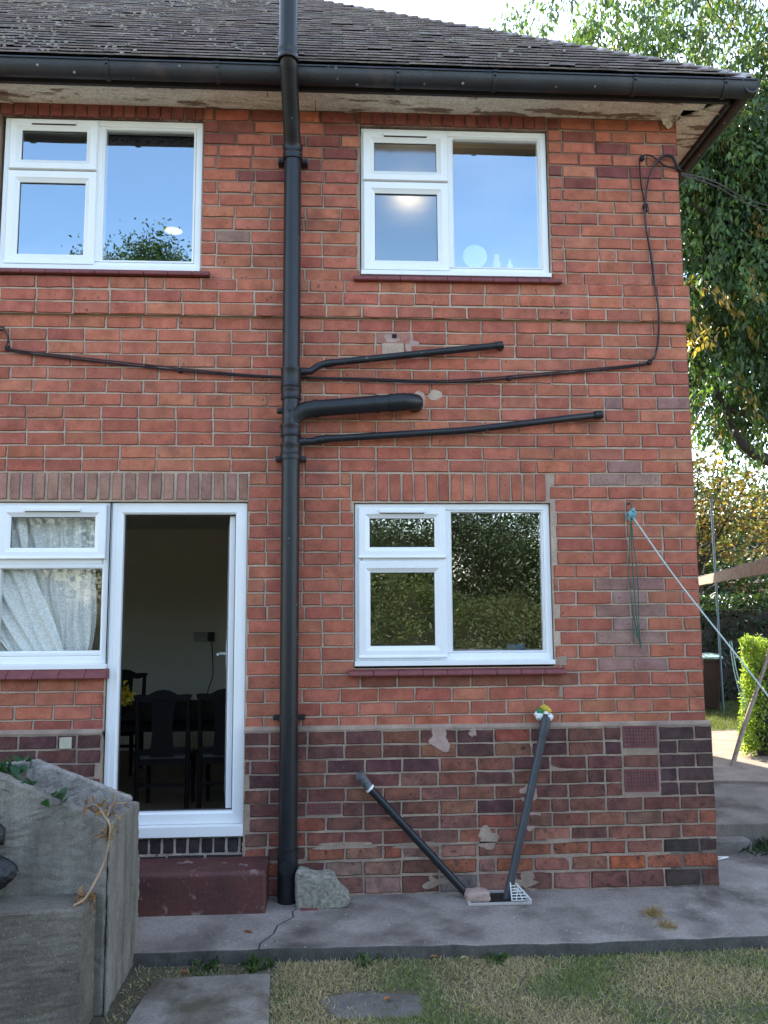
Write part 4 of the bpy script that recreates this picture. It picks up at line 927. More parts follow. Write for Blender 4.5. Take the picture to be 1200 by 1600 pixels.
# the big drooping tree to the right of the house
def drooping_tree():
    base = (7.2, 8.2, .15); t = thing('drooping_tree', base, 'tall tree with hanging pointed leaves and dark bent limbs beside the house', 'tree')
    ell = [((5.6, 6.9, 7.0), (3.3, 2.4, 3.1), 1500, .2), ((3.7, 7.2, 10.2), (4.4, 2.4, 1.6), 1000, .2), ((4.3, 6.6, 8.4), (2.1, 1.4, 1.5), 760, .2), ((7.5, 8, 9.5), (4, 3, 3), 300, .3), ((3.6, 6.1, 5.9), (1.1, 1.0, 1.7), 330, .1), ((4.6, 8.2, 7.0), (2.4, 1.2, 2.6), 500, .1)]
    S = []
    for c, r, n, sh in ell:
        d = rnd(n, 1); d /= np.linalg.norm(d, axis=1, keepdims=True); q = RNG.uniform(sh**3, 1, (n, 1))**(1/3); S.append(np.array(c)+d*q*np.array(r))
    S = np.concatenate(S)
    # open gaps: drop sprays where a coarse noise is low
    from mathutils import noise as mn
    keep = [mn.noise(Vector(p)*.75) > -.22-(.1 if p[2] < 6.5 else (.16 if 7.4 < p[2] < 9.6 else .04)) for p in S]; S = S[np.array(keep)]
    S = S[S[:, 2] > 4.2]
    nl = 30; n = len(S)*nl; ax = rnd(len(S), 1)*np.array([.6, .6, .35])+np.array([-.15, -.1, -.95]); ax /= np.linalg.norm(ax, axis=1, keepdims=True)
    tlen = RNG.uniform(.4, .95, len(S)); s = np.tile(np.linspace(0, 1, nl), len(S))
    P = np.repeat(S, nl, 0)+np.repeat(ax, nl, 0)*(s*np.repeat(tlen, nl))[:, None]+rnd(n, .055)
    D = np.repeat(ax, nl, 0)*.5+rnd(n, .45)+np.array([0, 0, -.75]); N = rnd(n, 1)+np.array([0, 0, .25])
    pal = np.array([(.04, .085, .024), (.055, .105, .026), (.032, .07, .024), (.085, .14, .035), (.05, .095, .038)])
    sc = pal[RNG.integers(0, len(pal), len(S))]*(1+RNG.uniform(-.35, .35, (len(S), 1)))
    au = RNG.uniform(0, 1, len(S)) < .07; sc[au] = np.array((.24, .17, .04))
    hi = np.clip((S[:, 2:3]-8.3)/2.5, 0, 1); sc = sc*(1-hi*.4)+np.array((.13, .18, .06))*hi*.4  # higher sprays paler: sunlight on the treetop painted into the leaf colour
    cc = 1.08*np.repeat(sc, nl, 0)*(1+RNG.uniform(-.3, .3, (n, 1)))
    o = leaves_mesh('crown', P, D, N, RNG.uniform(.06, .155, n), RNG.uniform(.028, .06, n), np.clip(cc, .004, 1), M['leaf'], t); o.location = tuple(-v for v in base)
    b = MB(); limb_mesh(b, (7.2, 8.2, .1), (6.8, 8.0, 4.8), .30, .22, .02, 9); limb_mesh(b, (6.8, 8.0, 4.75), (6.2, 7.7, 9.5), .20, .06, .05)
    def limb(pts, r0, r1):
        q = catmull(pts, 5); b.tube(q, [lerp(r0, r1, i/(len(q)-1)) for i in range(len(q))], 8)
    limb([(6.85, 8, 5.0), (5.6, 6.9, 6.4), (4.5, 6.2, 7.05), (3.9, 6.0, 7.18), (3.35, 6.0, 7.27), (2.9, 6, 7.5)], .13, .02)
    limb([(4.4, 6.2, 7.08), (3.8, 5.9, 7.0), (3.3, 5.9, 6.80), (2.9, 5.9, 6.55)], .05, .012)
    limb([(5.6, 6.9, 5.2), (4.6, 6.2, 5.4), (3.9, 6.0, 5.35), (3.2, 6.0, 5.1)], .04, .012)
    limb([(6.9, 8, 4.2), (5.2, 6.6, 3.45), (4.2, 6.1, 3.58), (3.8, 6.0, 3.70), (3.55, 6, 3.82), (3.36, 6, 4.05), (3.22, 6, 4.42), (3.1, 6, 4.7)], .13, .03)
    limb([(4.6, 6.2, 4.4), (3.95, 6.0, 4.30), (3.5, 6.0, 4.36), (3.25, 6, 4.45), (3.0, 6, 4.75)], .075, .02)
    limb([(6.6, 7.9, 7.5), (4.6, 7.0, 9.0), (2.9, 6.5, 9.9)], .07, .012); limb([(4.6, 7.0, 9.0), (3.2, 6.3, 8.9), (2.2, 6.1, 9.2)], .03, .01)
    for k in range(40):
        c = S[random.randrange(len(S))]; limb_mesh(b, (random.uniform(4.5, 6.8), random.uniform(6.4, 8), c[2]-random.uniform(-.2, .9)), c, .028, .006, .1)
    o = b.build('trunk', M['bark'], t, smooth=70); o.location = tuple(-v for v in base)
drooping_tree()
tree('autumn_tree', (4.9, 10.6, .15), 5, [((4.6, 10.6, 3.9), (1.4, 1.1, .95)), ((5.6, 10.8, 3.3), (1.3, 1.1, .9))], 'small thin tree turning brown and gold beyond the timber rail', 'tree', BR, 120, 26, .11, .24, .07)
tree('evergreen_tree', (7.0, 15.0, .15), 5, [((6.6, 15, 3.1), (2.2, 1.6, 2.4)), ((8.6, 15.5, 2.8), (2, 1.6, 2.2)), ((5.4, 14.6, 2.4), (1.4, 1.2, 1.9))], 'dark green bushy evergreen behind the wheelie bin', 'tree', G2+G1[:2], 420, 34, .13, .28, .14, 'leaf_dark', 'trees at the end of the garden')
tree('evergreen_tree', (12.0, 17.0, .15), 6, [((11.5, 17, 3.4), (2.6, 2, 2.6)), ((13.8, 17.5, 3.2), (2.6, 2, 2.6))], 'dark evergreen farther right behind the thin brown tree', 'tree', G2, 220, 30, .18, .36, .16, 'leaf_dark', 'trees at the end of the garden')
def hedge(name, x0, x1, y0, y1, z0, z1, n, label, pal, leaf=.045, mat='leaf', skew=0):
    c = ((x0+x1)/2, (y0+y1)/2, z0); t = thing(name, c, label, 'hedge')
    k = RNG.uniform(0, 1, n); P = np.c_[RNG.uniform(x0, x1, n), RNG.uniform(y0, y1, n), RNG.uniform(z0, z1, n)]
    fc = RNG.integers(0, 5, n); dp = RNG.exponential(.05, n)
    P[fc == 0, 0] = x0+dp[fc == 0]; P[fc == 1, 0] = x1-dp[fc == 1]; P[fc == 2, 1] = y0+dp[fc == 2]; P[fc == 3, 1] = y1-dp[fc == 3]; P[fc == 4, 2] = z1-dp[fc == 4]
    P += np.c_[np.sin(P[:, 2]*5+P[:, 1]*3), np.sin(P[:, 0]*4+P[:, 2]*4), np.sin(P[:, 0]*6+P[:, 1]*5)]*.04+rnd(n, .018)
    P[:, 2] = np.maximum(P[:, 2], z0); P[:, 0] += (P[:, 1]-y0)*skew
    D = rnd(n, 1)+np.array([-.2, -.2, .5]); N = rnd(n, .8)+np.array([0, -.2, .6])
    o = leaves_mesh('foliage', P, D, N, RNG.uniform(.7, 1.4, n)*leaf, RNG.uniform(.4, .6, n)*leaf, cols(n, pal, .35), M[mat], t); o.location = tuple(-v for v in c)
    b = MB()
    for q in range(14): x, y = random.uniform(x0+.1, x1-.1), random.uniform(y0+.08, y1-.08); x += (y-y0)*skew; limb_mesh(b, (x, y, z0-.05), (x+random.uniform(-.05, .1), y, z1-.12), .016, .006, .05, 4)
    b.prism([(x0+.2, y0+.14), (x1-.16, y0+.14), (x1-.16+skew*.6, y1-.14), (x0+.2+skew*(y1-y0-.14), y1-.14)], 'z', z0, z1-.18)
    o = b.build('stem', M['bark'], t); o.location = tuple(-v for v in c); return t
hedge('privet_hedge', 1.72, 4.6, 2.98, 3.75, .15, 1.27, 46000, 'bright lime green clipped hedge in sunlight right of the path', [tuple(min(.6, v*1.2) for v in c) for c in GY_], .036, 'leaf_bright', skew=.75)
hedge('laurel_hedge', 2.2, 9.0, 7.4, 8.4, .15, 1.75, 16000, 'dark shaded hedge directly behind the wheelie bin', G2, .09, 'leaf_dark')

# ------------------------------------------------------------------ things beside the house
# wheelie bin
t = thing('wheelie_bin', (2.92, 6.55, .15), 'brown wheelie bin with pale green lid beyond the house corner', 'bin')
b = MB(); q = [(-.20, -.21), (.20, -.21), (.20, .21), (-.20, .21)]
vs = [(x*.82, y*.8, .05) for x, y in q]+[(x, y, .70) for x, y in q]+[(x*1.08, y*1.08, .70) for x, y in q]+[(x*1.08, y*1.08, .74) for x, y in q]
b.idx(vs, [(3, 2, 1, 0)]+[(r*4+k, r*4+(k+1) % 4, r*4+4+(k+1) % 4, r*4+4+k) for r in range(3) for k in range(4)]+[(12, 13, 14, 15)])
b.build('bin_body', M['bin'], t, bevel=.012)
b = MB(); b.prism([(-.245, .742), (-.24, .775), (-.1, .805), (.15, .81), (.23, .79), (.235, .742)], 'x', -.225, .225); b.box(-.06, .09, -.262, -.235, .752, .778, None); b.build('lid', M['bin_lid'], t, bevel=.012)
b = MB(); b.tube([(-.2, .27, .77), (.2, .27, .77)], .016, 8); b.build('handle', M['bin'], t)
for sx in (-.19, .19):
    b = MB(); b.tube([(sx-.025, .17, .085), (sx+.025, .17, .085)], .085, 16); b.build('wheel', M['seal'], t, smooth=40)
# timber rail on posts
t = thing('timber_rail', (1.6, 3, .1), 'weathered grey timber rail across the side of the house with moss on top', 'rail')
a, c = Vector((2.92, 7.0, 1.955)), Vector((.42, -.45, 1.935)); d = (c-a).normalized(); s = Vector((-d.y, d.x, 0)).normalized()*.024
b = MB(); n = 24
vs = []
for i in range(n+1):
    p = a.lerp(c, i/n); j = [random.uniform(-.004, .004) for _ in range(4)]
    vs += [p+s+Vector((0, 0, -.05+j[0])), p-s+Vector((0, 0, -.05+j[1])), p-s+Vector((0, 0, .05+j[2])), p+s+Vector((0, 0, .05+j[3]))]
b.idx(vs, [(i*4+k, i*4+(k+1) % 4, i*4+4+(k+1) % 4, i*4+4+k) for i in range(n) for k in range(4)]+[(3, 2, 1, 0), (n*4, n*4+1, n*4+2, n*4+3)])
tpart(b, 'rail', M['wood'], t)
b = MB()
for i in range(150):
    p = a.lerp(c, random.random()); r = random.uniform(.008, .02); q = p+Vector((random.uniform(-.02, .02), 0, .05))
    blob(b, (q.x, q.y), r, .8, P=lambda x, y, h, z=q.z: (x, y, z+h-.012))
o = tpart(b, 'moss', M['moss'], t, smooth=60); o['kind'] = 'stuff'
for px_, py_ in ((2.94, 7.06), (.40, -.50)):
    pass
b = MB(); b.box(2.89, 2.99, 7.02, 7.12, .1, 2.02); tpart(b, 'post', M['wood'], t, bevel=.006)
b = MB(); q = Vector((1.02, 1.38, 0)); b.box(1.16, 1.24, 1.30, 1.38, .13, .14); 
b = MB(); b.box(.37, .46, -.555, -.465, -.1, 2.0)
if True:
    tpart(b, 'post', M['wood'], t, bevel=.006)
# slender metal pole
t = thing('metal_pole', (3.1, 6.3, .15), 'thin blue grey metal pole standing behind the timber rail', 'pole')
b = MB(); b.tube([(0, 0, 0), (-.02, 0, 3.0)], .015, 12); b.build('pole', M['pole'], t, smooth=40)
b = MB(); b.tube([(-.02, 0, 2.99), (-.02, 0, 3.02)], .025, 12); b.build('pole_cap', M['pole'], t, smooth=40)
# stick
t = MB(); t.tube(catmull([(1.43, 2.66, .145), (1.60, 2.74, .48), (1.78, 2.82, .80), (1.975, 2.90, 1.17), (2.10, 2.955, 1.42)], 4), [.022]*8+[.019]*9, 9)
tag(t.build('garden_stake', M['wood'], smooth=60), 'rough wooden stake leaning on the bright hedge', 'stake')
# loose cord on the end of the hedge
t = MB()
for k in range(2): t.tube(catmull([(1.60+.02*k, 2.93, 1.30), (1.63+.025*k, 2.93, 1.02), (1.68+.03*k, 2.94, .80), (1.74+.04*k, 2.95, .62)], 5), .005, 5)
o = t.build('loose_twine', M['rope']); tag(o, 'pale doubled twine hanging down the end of the bright hedge', 'twine')
t = MB(); t.tube([(.02, .42, .045), (.20, .46, .015)], .006, 6); t.tube([(.02, .40, -.02), (.20, .46, .012)], .006, 6)
t = MB(); t.tube([(.03, .40, .01), (.33, .50, -.026)], .004, 6); t.tube([(.03, .36, -.026), (.33, .50, -.027)], .004, 6)
tag(t.build('wire_bracket', M['white_plastic']), 'white bent wire bracket lying at the house corner', 'bracket')
# grass tufts & ferns by the step
def tuft(name, c, r, h, n, pal, label, cat, lean=.5, wid=.006):
    P = np.array(c)+np.c_[RNG.normal(0, r, (n, 2)), np.zeros(n)]
    D = rnd(n, lean)*np.array([1, 1, .2])+np.array([0, 0, 1]); N = rnd(n, 1)
    return tag(leaves_mesh(name, P, D, N, RNG.uniform(.5, 1.2, n)*h, RNG.uniform(.7, 1.3, n)*wid, cols(n, pal, .3), M['blade']), label, cat)
tuft('dry_grass_tuft', (-.555, -.45, -.034), .028, .05, 110, [(.36, .26, .12), (.30, .20, .09)], 'straw coloured grass tuft growing in the path joint', 'grass', 1.2, .004)
tuft('dry_grass_tuft', (-.56, -.62, -.034), .026, .04, 90, [(.36, .26, .12), (.28, .2, .09)], 'smaller straw tuft nearer the path edge', 'grass', 1.2, .004)
tuft('fern_clump', (.66, .62, -.03), .09, .11, 120, G2, 'small dark fern at the foot of the side step', 'fern', 1.1, .012)
tuft('weed', (-2.70, -.80, -.1), .04, .085, 40, G1, 'leafy green weed beside the crack at the path edge', 'weed', 1.1, .026)
tuft('weed', (-2.18, -.79, -.1), .03, .05, 24, G1, 'leafy green weed below the stone block at the path edge', 'weed', .8, .025)
tuft('weed', (-1.5, -.80, -.1), .03, .05, 22, G1, 'leafy green weed below the drain at the path edge', 'weed', .8, .025)
tuft('weed', (-2.95, -.81, -.1), .05, .06, 24, G1, 'low weed at the left end of the path edge', 'weed', 1.0, .02)
tuft('ivy_plant', (-3.72, -1.19, .86), .03, .07, 12, [(.02, .07, .03), (.03, .09, .035)], 'dark ivy sprig growing over the bunker side', 'ivy', 1.2, .045)
tuft('ivy_plant', (-3.60, -1.19, .80), .03, .07, 12, [(.02, .07, .03), (.03, .09, .035)], 'ivy sprig lower on the bunker side slope', 'ivy', 1.2, .045)
tuft('ivy_plant', (-4.00, -.72, .84), .05, .10, 26, [(.02, .07, .03), (.03, .09, .035)], 'larger ivy sprig inside the bunker at the picture edge', 'ivy', 1.2, .05)
# withered leaves on the vine
n = 120; P = np.concatenate([np.array((-3.42, -1.12, .735))+rnd(60, .035)*np.array([1, 1.6, .5]), np.array((-3.40, -1.33, .425))+rnd(40, .02)*np.array([1, 1.2, .7]), np.array((-3.318, -1.26, .68))+rnd(20, .018)])
o = leaves_mesh('withered_leaves', P, rnd(n, 1), rnd(n, 1), RNG.uniform(.02, .045, n), RNG.uniform(.012, .022, n), cols(n, [(.24, .13, .06), (.18, .09, .05), (.30, .18, .09)]), M['blade'], bpy.data.objects['dead_vine']); o.location = (3.33, 1.25, -.72)
# paving slabs sunk in the lawn
def pslab(poly, z, label, mat):
    b = MB(); b.prism(poly, 'z', -.15, z); tag(b.build('paving_slab', mat, bevel=.008), label, 'slab')
pslab([(-3.24, -1.9), (-2.56, -1.95), (-2.60, -1.35), (-2.63, -.90), (-3.18, -.925)], -.082, 'grey sunken concrete slab in the lawn beside the bunker', surf('slab_grey', (.27, .235, .205), (.17, .145, .125), 4, .97, .8, 60, stain=((.10, .085, .06), 3, .5, .65), spec=.15, grain=.30))
pslab([(-2.40, -1.15), (-2.21, -1.09), (-1.90, -1.16), (-1.94, -1.35), (-2.30, -1.34)], -.0965, 'small dark slab overgrown by the lawn in the middle', surf('slab_dark', (.15, .13, .115), (.09, .08, .07), 7, .95, .7, 60, grain=.30))
# lawn blades near the path
n = 95000
P = np.c_[RNG.uniform(-3.3, 1.0, n), RNG.uniform(-1.95, -.765, n), np.full(n, -.103)]
P = P[~(((P[:, 0] > -3.17) & (P[:, 0] < -2.66-.04*np.sin(P[:, 1]*9)) & (P[:, 1] < -.94+.02*np.sin(P[:, 0]*17)) & (RNG.uniform(0, 1, n) < .985)) | ((P[:, 0] > -2.36) & (P[:, 0] < -1.93) & (P[:, 1] < -1.10) & (P[:, 1] > -1.34) & (RNG.uniform(0, 1, n) < .93)) | ((P[:, 0] < -2.6) & (RNG.uniform(0, 1, n) < .8)))]
n = len(P); from mathutils import noise as mn
dens = np.array([mn.noise(Vector((p[0]*1.7, p[1]*2.5, 3))) for p in P]); k = RNG.uniform(-1.1, .5, n) < dens+.25; P = P[k]; dens = dens[k]; n = len(P)
dry = np.array([mn.noise(Vector((p[0]*2.3+9, p[1]*3.1, 7))) for p in P])
g = cols(n, [(.19, .245, .08), (.235, .27, .10), (.155, .21, .065)], .3); dcol = cols(n, [(.46, .37, .22), (.38, .30, .18), (.52, .44, .27)], .3)
w = (RNG.uniform(-.45, .45, n) < dry+.16)[:, None]
D = rnd(n, .95)*np.array([1, 1, .2])+np.array([0, 0, .8])
o = leaves_mesh('grass', P, D, rnd(n, 1), RNG.uniform(.012, .038, n), RNG.uniform(.0025, .0045, n), np.where(w, dcol, g), M['blade']); tag(o, 'short dry patchy lawn grass in front of the path', 'grass', kind='stuff')
n = 30000; P = np.c_[RNG.uniform(.3, 6, n), RNG.uniform(4.75, 7.6, n), np.full(n, .15)]
o = leaves_mesh('grass', P, rnd(n, .6)*np.array([1, 1, .2])+np.array([0, 0, 1]), rnd(n, 1), RNG.uniform(.03, .07, n), RNG.uniform(.004, .008, n), cols(n, [(.13, .16, .05), (.10, .14, .04), (.2, .18, .08)], .3), M['blade']); tag(o, 'sunlit grass strip in front of the bin', 'grass', kind='stuff')
# fallen leaves
for k, (x, y, z, c, lab) in enumerate(((-2.80, -.52, -.032, (.30, .09, .04), 'reddish fallen leaf on the path'), (-3.07, -.86, -.085, (.40, .13, .05), 'orange fallen leaf on the soil below the path'), (-1.85, -.84, -.06, (.34, .17, .07), 'brown fallen leaf on the lawn edge'), (-1.70, -.87, -.06, (.42, .33, .18), 'pale curled leaf on the lawn'), (-2.10, -1.22, -.083, (.42, .18, .07), 'orange leaf on the dark slab'))):
    o = leaves_mesh('fallen_leaf', np.array([(x, y, z)]), np.array([(1, .3*k-.5, .05)]), np.array([(0, .2, 1)]), np.array([.05]), np.array([.028]), np.array([c]), M['blade']); tag(o, lab, 'leaf', 'fallen leaves')

# ------------------------------------------------------------------ rooms behind the glass
# dining chairs
def chair(x, y, z, s, rz, label):
    t = thing('dining_chair', (x, y, z), label, 'chair', 'dining chairs round the table'); t.rotation_euler = (0, 0, rz); t.scale = (s, s, s)
    m = M['dark_wood']
    for sx in (-.215, .215):
        b = MB(); b.tube([(sx, 0, 0), (sx, .02, .45), (sx*1.02, -.03, 1.0)], [.019, .022, .019], 8); b.build('rear_leg', m, t, smooth=60)
        b = MB(); b.tube([(sx*.93, .40, 0), (sx*.93, .40, .44)], [.016, .022], 8); b.build('front_leg', m, t, smooth=60)
    b = MB(); pts = [(-.25, 1.0), (-.20, 1.005), (-.13, 1.0), (-.06, 1.035), (0, 1.045), (.06, 1.035), (.13, 1.0), (.20, 1.005), (.25, 1.0), (.24, .965), (.15, .94), (.08, .955), (-.08, .955), (-.15, .94), (-.24, .965)]
    b.prism(pts, 'y', -.045, -.015); b.build('top_rail', m, t)
    b = MB(); b.prism([(-.10, .48), (.10, .48), (.085, .70), (.10, .96), (-.10, .96), (-.085, .70)], 'y', -.022, -.008); b.build('splat', m, t)
    b = MB(); b.box(-.20, .20, -.02, .01, .50, .54); b.box(-.21, .21, .01, .40, .40, .445); b.box(-.2, .2, .0, .02, .22, .25); b.build('seat_rail', m, t)
    b = MB(); b.box(-.205, .205, .03, .41, .446, .485); b.build('seat', M['seat_pad'], t, bevel=.012)
chair(-3.575, 1.05, .20, .84, 0, 'dark carved dining chair seen whole through the open door')
chair(-3.13, 1.08, .20, .84, 0, 'dark dining chair half hidden by the open door leaf')
chair(-4.30, 2.75, .20, .86, math.pi, 'dark dining chair on the far side of the table')
t = thing('dining_table', (-3.6, 2.0, .20), 'dark dining table behind the chairs in the dim room', 'table')
b = MB(); b.box(-.95, .95, -.55, .55, .60, .635); b.box(-.85, .85, -.45, .45, .50, .598); b.build('tabletop', M['dark_wood'], t, bevel=.006)
for sx in (-.8, .8):
    for sy in (-.4, .4):
        b = MB(); b.tube([(sx, sy, 0), (sx, sy, .5)], [.025, .04], 10); b.build('leg', M['dark_wood'], t, smooth=50)
t = thing('flower_pot', (-4.03, 1.62, .836), 'yellow flowers in a pot on the dining table', 'flowers')
b = MB(); b.tube([(0, 0, 0), (0, 0, .06)], [.04, .055], 14); b.build('pot', M['dark_wood'], t)
n = 60; o = leaves_mesh('flower', rnd(n, .045)*np.array([1.2, 1, .8])+np.array([0, 0, .13]), rnd(n, 1), rnd(n, 1), RNG.uniform(.04, .07, n), RNG.uniform(.03, .05, n), cols(n, [(.75, .55, .05), (.6, .42, .03)]), M['blade'], t)
t = thing('wall_socket', (-3.66, 3.695, 1.36), 'double wall socket with a dark plug and trailing flex', 'socket')
b = MB(); b.box(-.16, .06, -.012, 0, -.05, .05); b.build('plate', surf('socket_plate', (.42, .39, .33), None, 5, .5, 0), t, bevel=.003)
b = MB(); b.box(-.01, .055, -.07, -.012, -.045, .05); b.build('plug', M['seal'], t, bevel=.008)
b = MB(); b.tube(catmull([(.03, -.05, -.04), (.04, -.02, -.2), (.045, -.015, -.4), (.0, -.015, -.55), (-.02, -.015, -.72), (-.05, -.015, -.75)], 5), .005, 6); b.build('flex', M['seal'], t)
# net curtain in the wide window
t = thing('net_curtain', (-4.0, .16, 1.3), 'white lace net curtain hanging in the window left of the door', 'curtain')
def lace(x0, x1, z0, z1, y, nx=90, nz=30, sway=0, amp=.022, gather=0):
    b = MB(); vs = []
    for j in range(nz+1):
        v = j/nz
        for i in range(nx+1):
            u = i/nx; x = lerp(x0, x1, u); g = v*v*gather
            x = lerp(x, x1-.12*(x1-x0) if gather > 0 else x0, abs(g))+sway*v*v
            vs.append((x, y+amp*math.sin(u*nx*.42+1.5*math.sin(u*9))*(1-.3*v)+.01*math.sin(u*50+v*6), lerp(z1, z0, v)-.02*math.sin(u*math.pi)*v))
    b.idx(vs, [(j*(nx+1)+i, j*(nx+1)+i+1, (j+1)*(nx+1)+i+1, (j+1)*(nx+1)+i) for j in range(nz) for i in range(nx)]); return b
def drape(top, bot, z0, z1, y, nf, amp, nx=140, nz=36, ease=1.0):
    b = MB(); vs = []
    for j in range(nz+1):
        v = j/nz; e = v**ease
        for i in range(nx+1):
            u = i/nx; x = lerp(lerp(top[0], top[1], u), lerp(bot[0], bot[1], u), e)
            w = math.sin(u*nf*6.283+1.3*math.sin(u*7+v*1.2))+.4*math.sin(u*nf*14.1+v*2)
            vs.append((x+.012*math.sin(v*9+u*20), y+amp*w*(.75+.25*math.sin(v*5+u*9)), lerp(z1, z0, v)-.012*math.sin(u*23)*v))
    b.idx(vs, [(j*(nx+1)+i, j*(nx+1)+i+1, (j+1)*(nx+1)+i+1, (j+1)*(nx+1)+i) for j in range(nz) for i in range(nx)]); return b
tpart(drape((-4.75, -3.815), (-4.36, -3.845), 1.37, 2.30, .165, 9, .020), 'curtain_drop', M['lace'], t, smooth=180, fix=False)
tpart(drape((-5.0, -4.28), (-4.42, -3.98), 1.37, 2.30, .115, 6, .018, ease=1.5), 'curtain_drop', M['lace'], t, smooth=180, fix=False)

# upstairs pendant lamp
t = thing('pendant_lamp', (-3.617, 1.2, 4.66), 'wide shaded pendant lamp glowing in the upper window beside the pipe', 'lamp')
b = MB(); b.tube([(0, 0, .02), (0, 0, .40)], .004, 6); b.build('flex', M['seal'], t)
b = MB(); b.tube([(0, 0, .13), (0, 0, .115), (0, 0, .04), (0, 0, .0)], [.012, .03, .068, .073], 28, cap=False); b.build('lamp_shade', M['lamp_shade'], t, smooth=60)
b = MB(); b.tube([(0, 0, .0), (0, 0, .012)], [.070, .066], 28); b.build('diffuser', M['lamp_on'], t)
t = thing('ceiling_lamp', (-1.80, .42, 4.54), 'round glowing bathroom lamp behind the frosted panes', 'lamp')
b = MB(); b.tube([(0, 0, 0), (0, 0, .05), (0, 0, .10)], [.06, .085, .07], 20); b.build('globe', emitmat('bath_lamp', (1, .70, .38), 2.2), t, smooth=60); b = MB(); b.tube([(0, 0, .10), (0, 0, .50)], .008, 8); b.build('stem', M['seal'], t)
# pelmet
b = MB(); n = 60; top = [(lerp(-3.86, -3.2, i/n), 4.86) for i in range(n+1)]; bot = [(lerp(-3.86, -3.2, i/n), 4.775+.010*math.sin(i*.9)+.006*math.sin(i*2.3)) for i in range(n+1)]
b.prism(top+bot[::-1], 'y', .115, .125); tag(b.build('window_pelmet', M['pelmet']), 'dark scalloped blind hem at the top of the upper left window', 'blind')
# bathroom sill things
t = thing('shaving_mirror', (-1.378, .15, 3.90), 'round pale shaving mirror on the bathroom window sill', 'mirror')
b = MB(); b.tube([(0, -.008, .12), (0, .008, .12)], .082, 28); b.build('mirror_face', M['mirror'], t, smooth=40); b = MB(); b.tube([(0, 0, 0), (0, 0, .04)], [.045, .01], 14); b.tube([(.03, 0, .02), (.15, 0, .05)], .006, 6); b.build('stand', M['white_plastic'], t)
t = thing('pink_bottle', (-1.232, .14, 3.90), 'pink capped bottle beside the shaving mirror', 'bottle'); b = MB(); b.tube([(0, 0, 0), (0, 0, .08), (0, 0, .09), (0, 0, .13)], [.026, .026, .018, .02], 14); b.build('bottle', M['pink'], t, smooth=40)
t = thing('white_bottle', (-1.142, .14, 3.90), 'small white bottle at the right on the bathroom sill', 'bottle'); b = MB(); b.tube([(0, 0, 0), (0, 0, .06), (0, 0, .075), (0, 0, .10)], [.022, .022, .008, .008], 14); b.build('bottle', M['white_plastic'], t, smooth=40)
t = MB(); t.box(-2.155, -.90, .06, .30, 3.86, 3.895); t.box(-2.2, -.95, .06, .30, 1.36, 1.388); t.box(-4.49, -3.2, .06, .30, 3.86, 3.885); part(t, 'inner_sill', M['upvc'])
t = MB(); t.box(-1.22, -1.11, .12, .18, 1.389, 1.425); tag(t.build('sponge_box', M['blue_plastic'], bevel=.004), 'small blue box on the kitchen window sill', 'box')

# ------------------------------------------------------------------ neighbour house beyond the trees
t = thing('neighbour_house', (13, 26, .15), 'red brick neighbouring house half hidden by the evergreens', 'house')
b = MB(); b.box(-5, 6, 0, 8, 0, 2.4); b.build('wall', M['far_brick'], t)
b = MB(); b.prism([(-.5, 2.3), (4, 5.2), (8.5, 2.3)], 'x', -5.4, 6.4); b.build('roof', M['far_tile'], t)
for x in (-3.5, 1.5):
    b = MB(); b.frame(x, x+1.6, .9, 2.0, [(0, .03), (0, -.03), (.08, -.03), (.08, .03)]); w_ = b.build('window', M['upvc'], t); b = MB(); b.box(x+.08, x+1.52, -.01, .0, .98, 1.92); b.build('pane', M['seal'], w_)

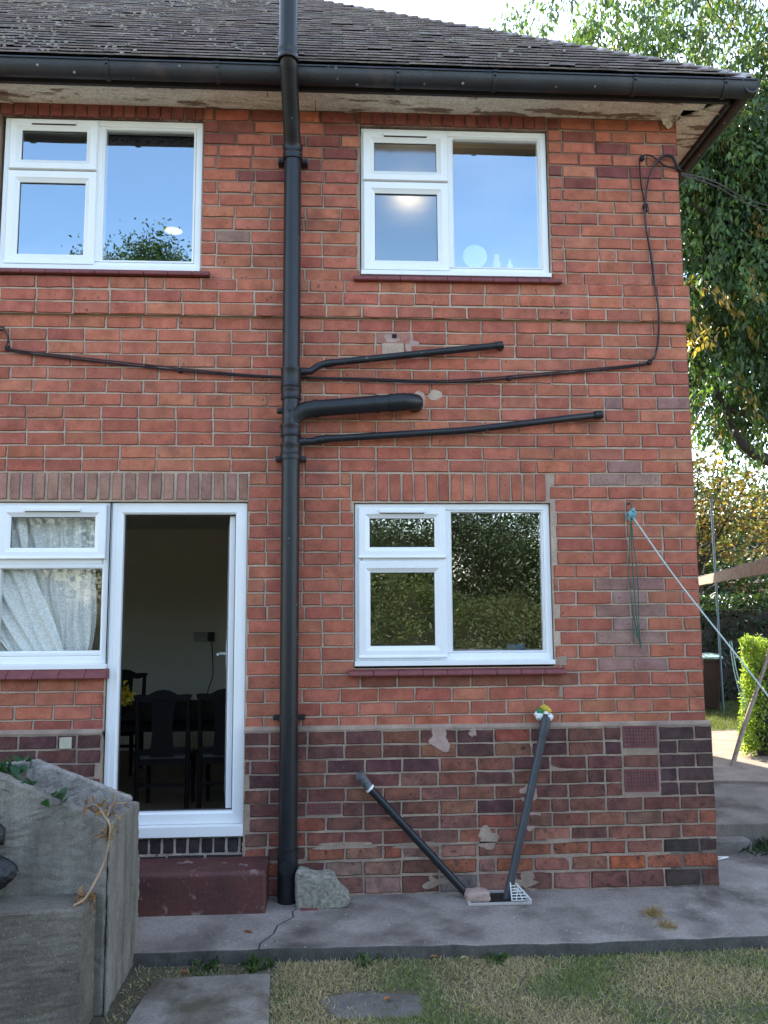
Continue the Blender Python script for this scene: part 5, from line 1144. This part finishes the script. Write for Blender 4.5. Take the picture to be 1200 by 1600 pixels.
# ------------------------------------------------------------------ garden behind the viewer, seen in the window glass
spots = [(-13.5, -19, 8.0), (-8.4, -17.5, 13.2), (-4.2, -19.5, 6.4), (.3, -18.5, 6.6), (4.8, -20, 6.2), (9.5, -19, 6.8)]
for i, (x, y, h) in enumerate(spots):
    lab = ['broad garden tree at the far left end of the back row', 'tallest garden tree, its top above the others in the back row', 'garden tree just right of the tallest one', 'garden tree in the middle of the back row', 'lowest garden tree right of the middle', 'garden tree at the right end of the back row'][i]
    if i == 1: e = [((x, y, h*.42), (2.4, 2, h*.30)), ((x+.2, y, h*.70), (1.7, 1.4, h*.20)), ((x+.9, y, h*.80), (1.0, 1.0, h*.13)), ((x-.7, y, h*.76), (.8, .8, h*.13))]
    else: e = [((x, y, h*.52), (2.7, 2, h*.40)), ((x+1.3, y-.5, h*.38), (2.0, 1.6, h*.32)), ((x-1.5, y+.3, h*.35), (1.9, 1.6, h*.30))]
    tree('garden_tree', (x, y, -.1), h, e, lab, 'tree', G2+G1[:1] if i not in (2, 3, 4) else G2, 430 if i not in (2, 3, 4) else 800, 42 if i not in (2, 3, 4) else 62, .17 if i not in (2, 3, 4) else .095, .40 if i not in (2, 3, 4) else .34, .18, 'leaf_dark', 'trees across the back garden', cv=.55) if i != 1 else tree('garden_tree', (x, y, -.1), h, e, lab, 'tree', G2+G1[:2], 900, 46, .10, .30, .18, 'leaf', 'trees across the back garden')
hs = [(-12, -15.3, 2.4), (-9, -15, 2.0), (-6, -15.4, 2.6), (-3.4, -15, 2.2), (-.9, -15.3, 2.9), (1.8, -15, 2.0), (4.5, -15.2, 2.5)]
labs = ['pale green shrub at the left end of the garden border', 'rounded border shrub in front of the tallest tree', 'taller loose shrub left of the border middle', 'bushy border shrub at the middle of the row', 'highest border shrub, right of the middle', 'low spreading border shrub near the right', 'loose border shrub at the right end']
for i, (x, y, h) in enumerate(hs):
    tree('garden_shrub', (x, y, -.1), h, [((x, y, h*.5), (1.7, 1.0, h*.5)), ((x+.7, y+.3, h*.35), (1.2, .9, h*.36))], labs[i], 'shrub', [(.09, .13, .035), (.06, .10, .028), (.12, .14, .045), (.04, .07, .02)] if i % 2 == 0 else [(.07, .115, .03), (.05, .085, .025), (.11, .10, .04)], 330, 60, .065, .20, .05, 'leaf', 'shrubs along the garden border')
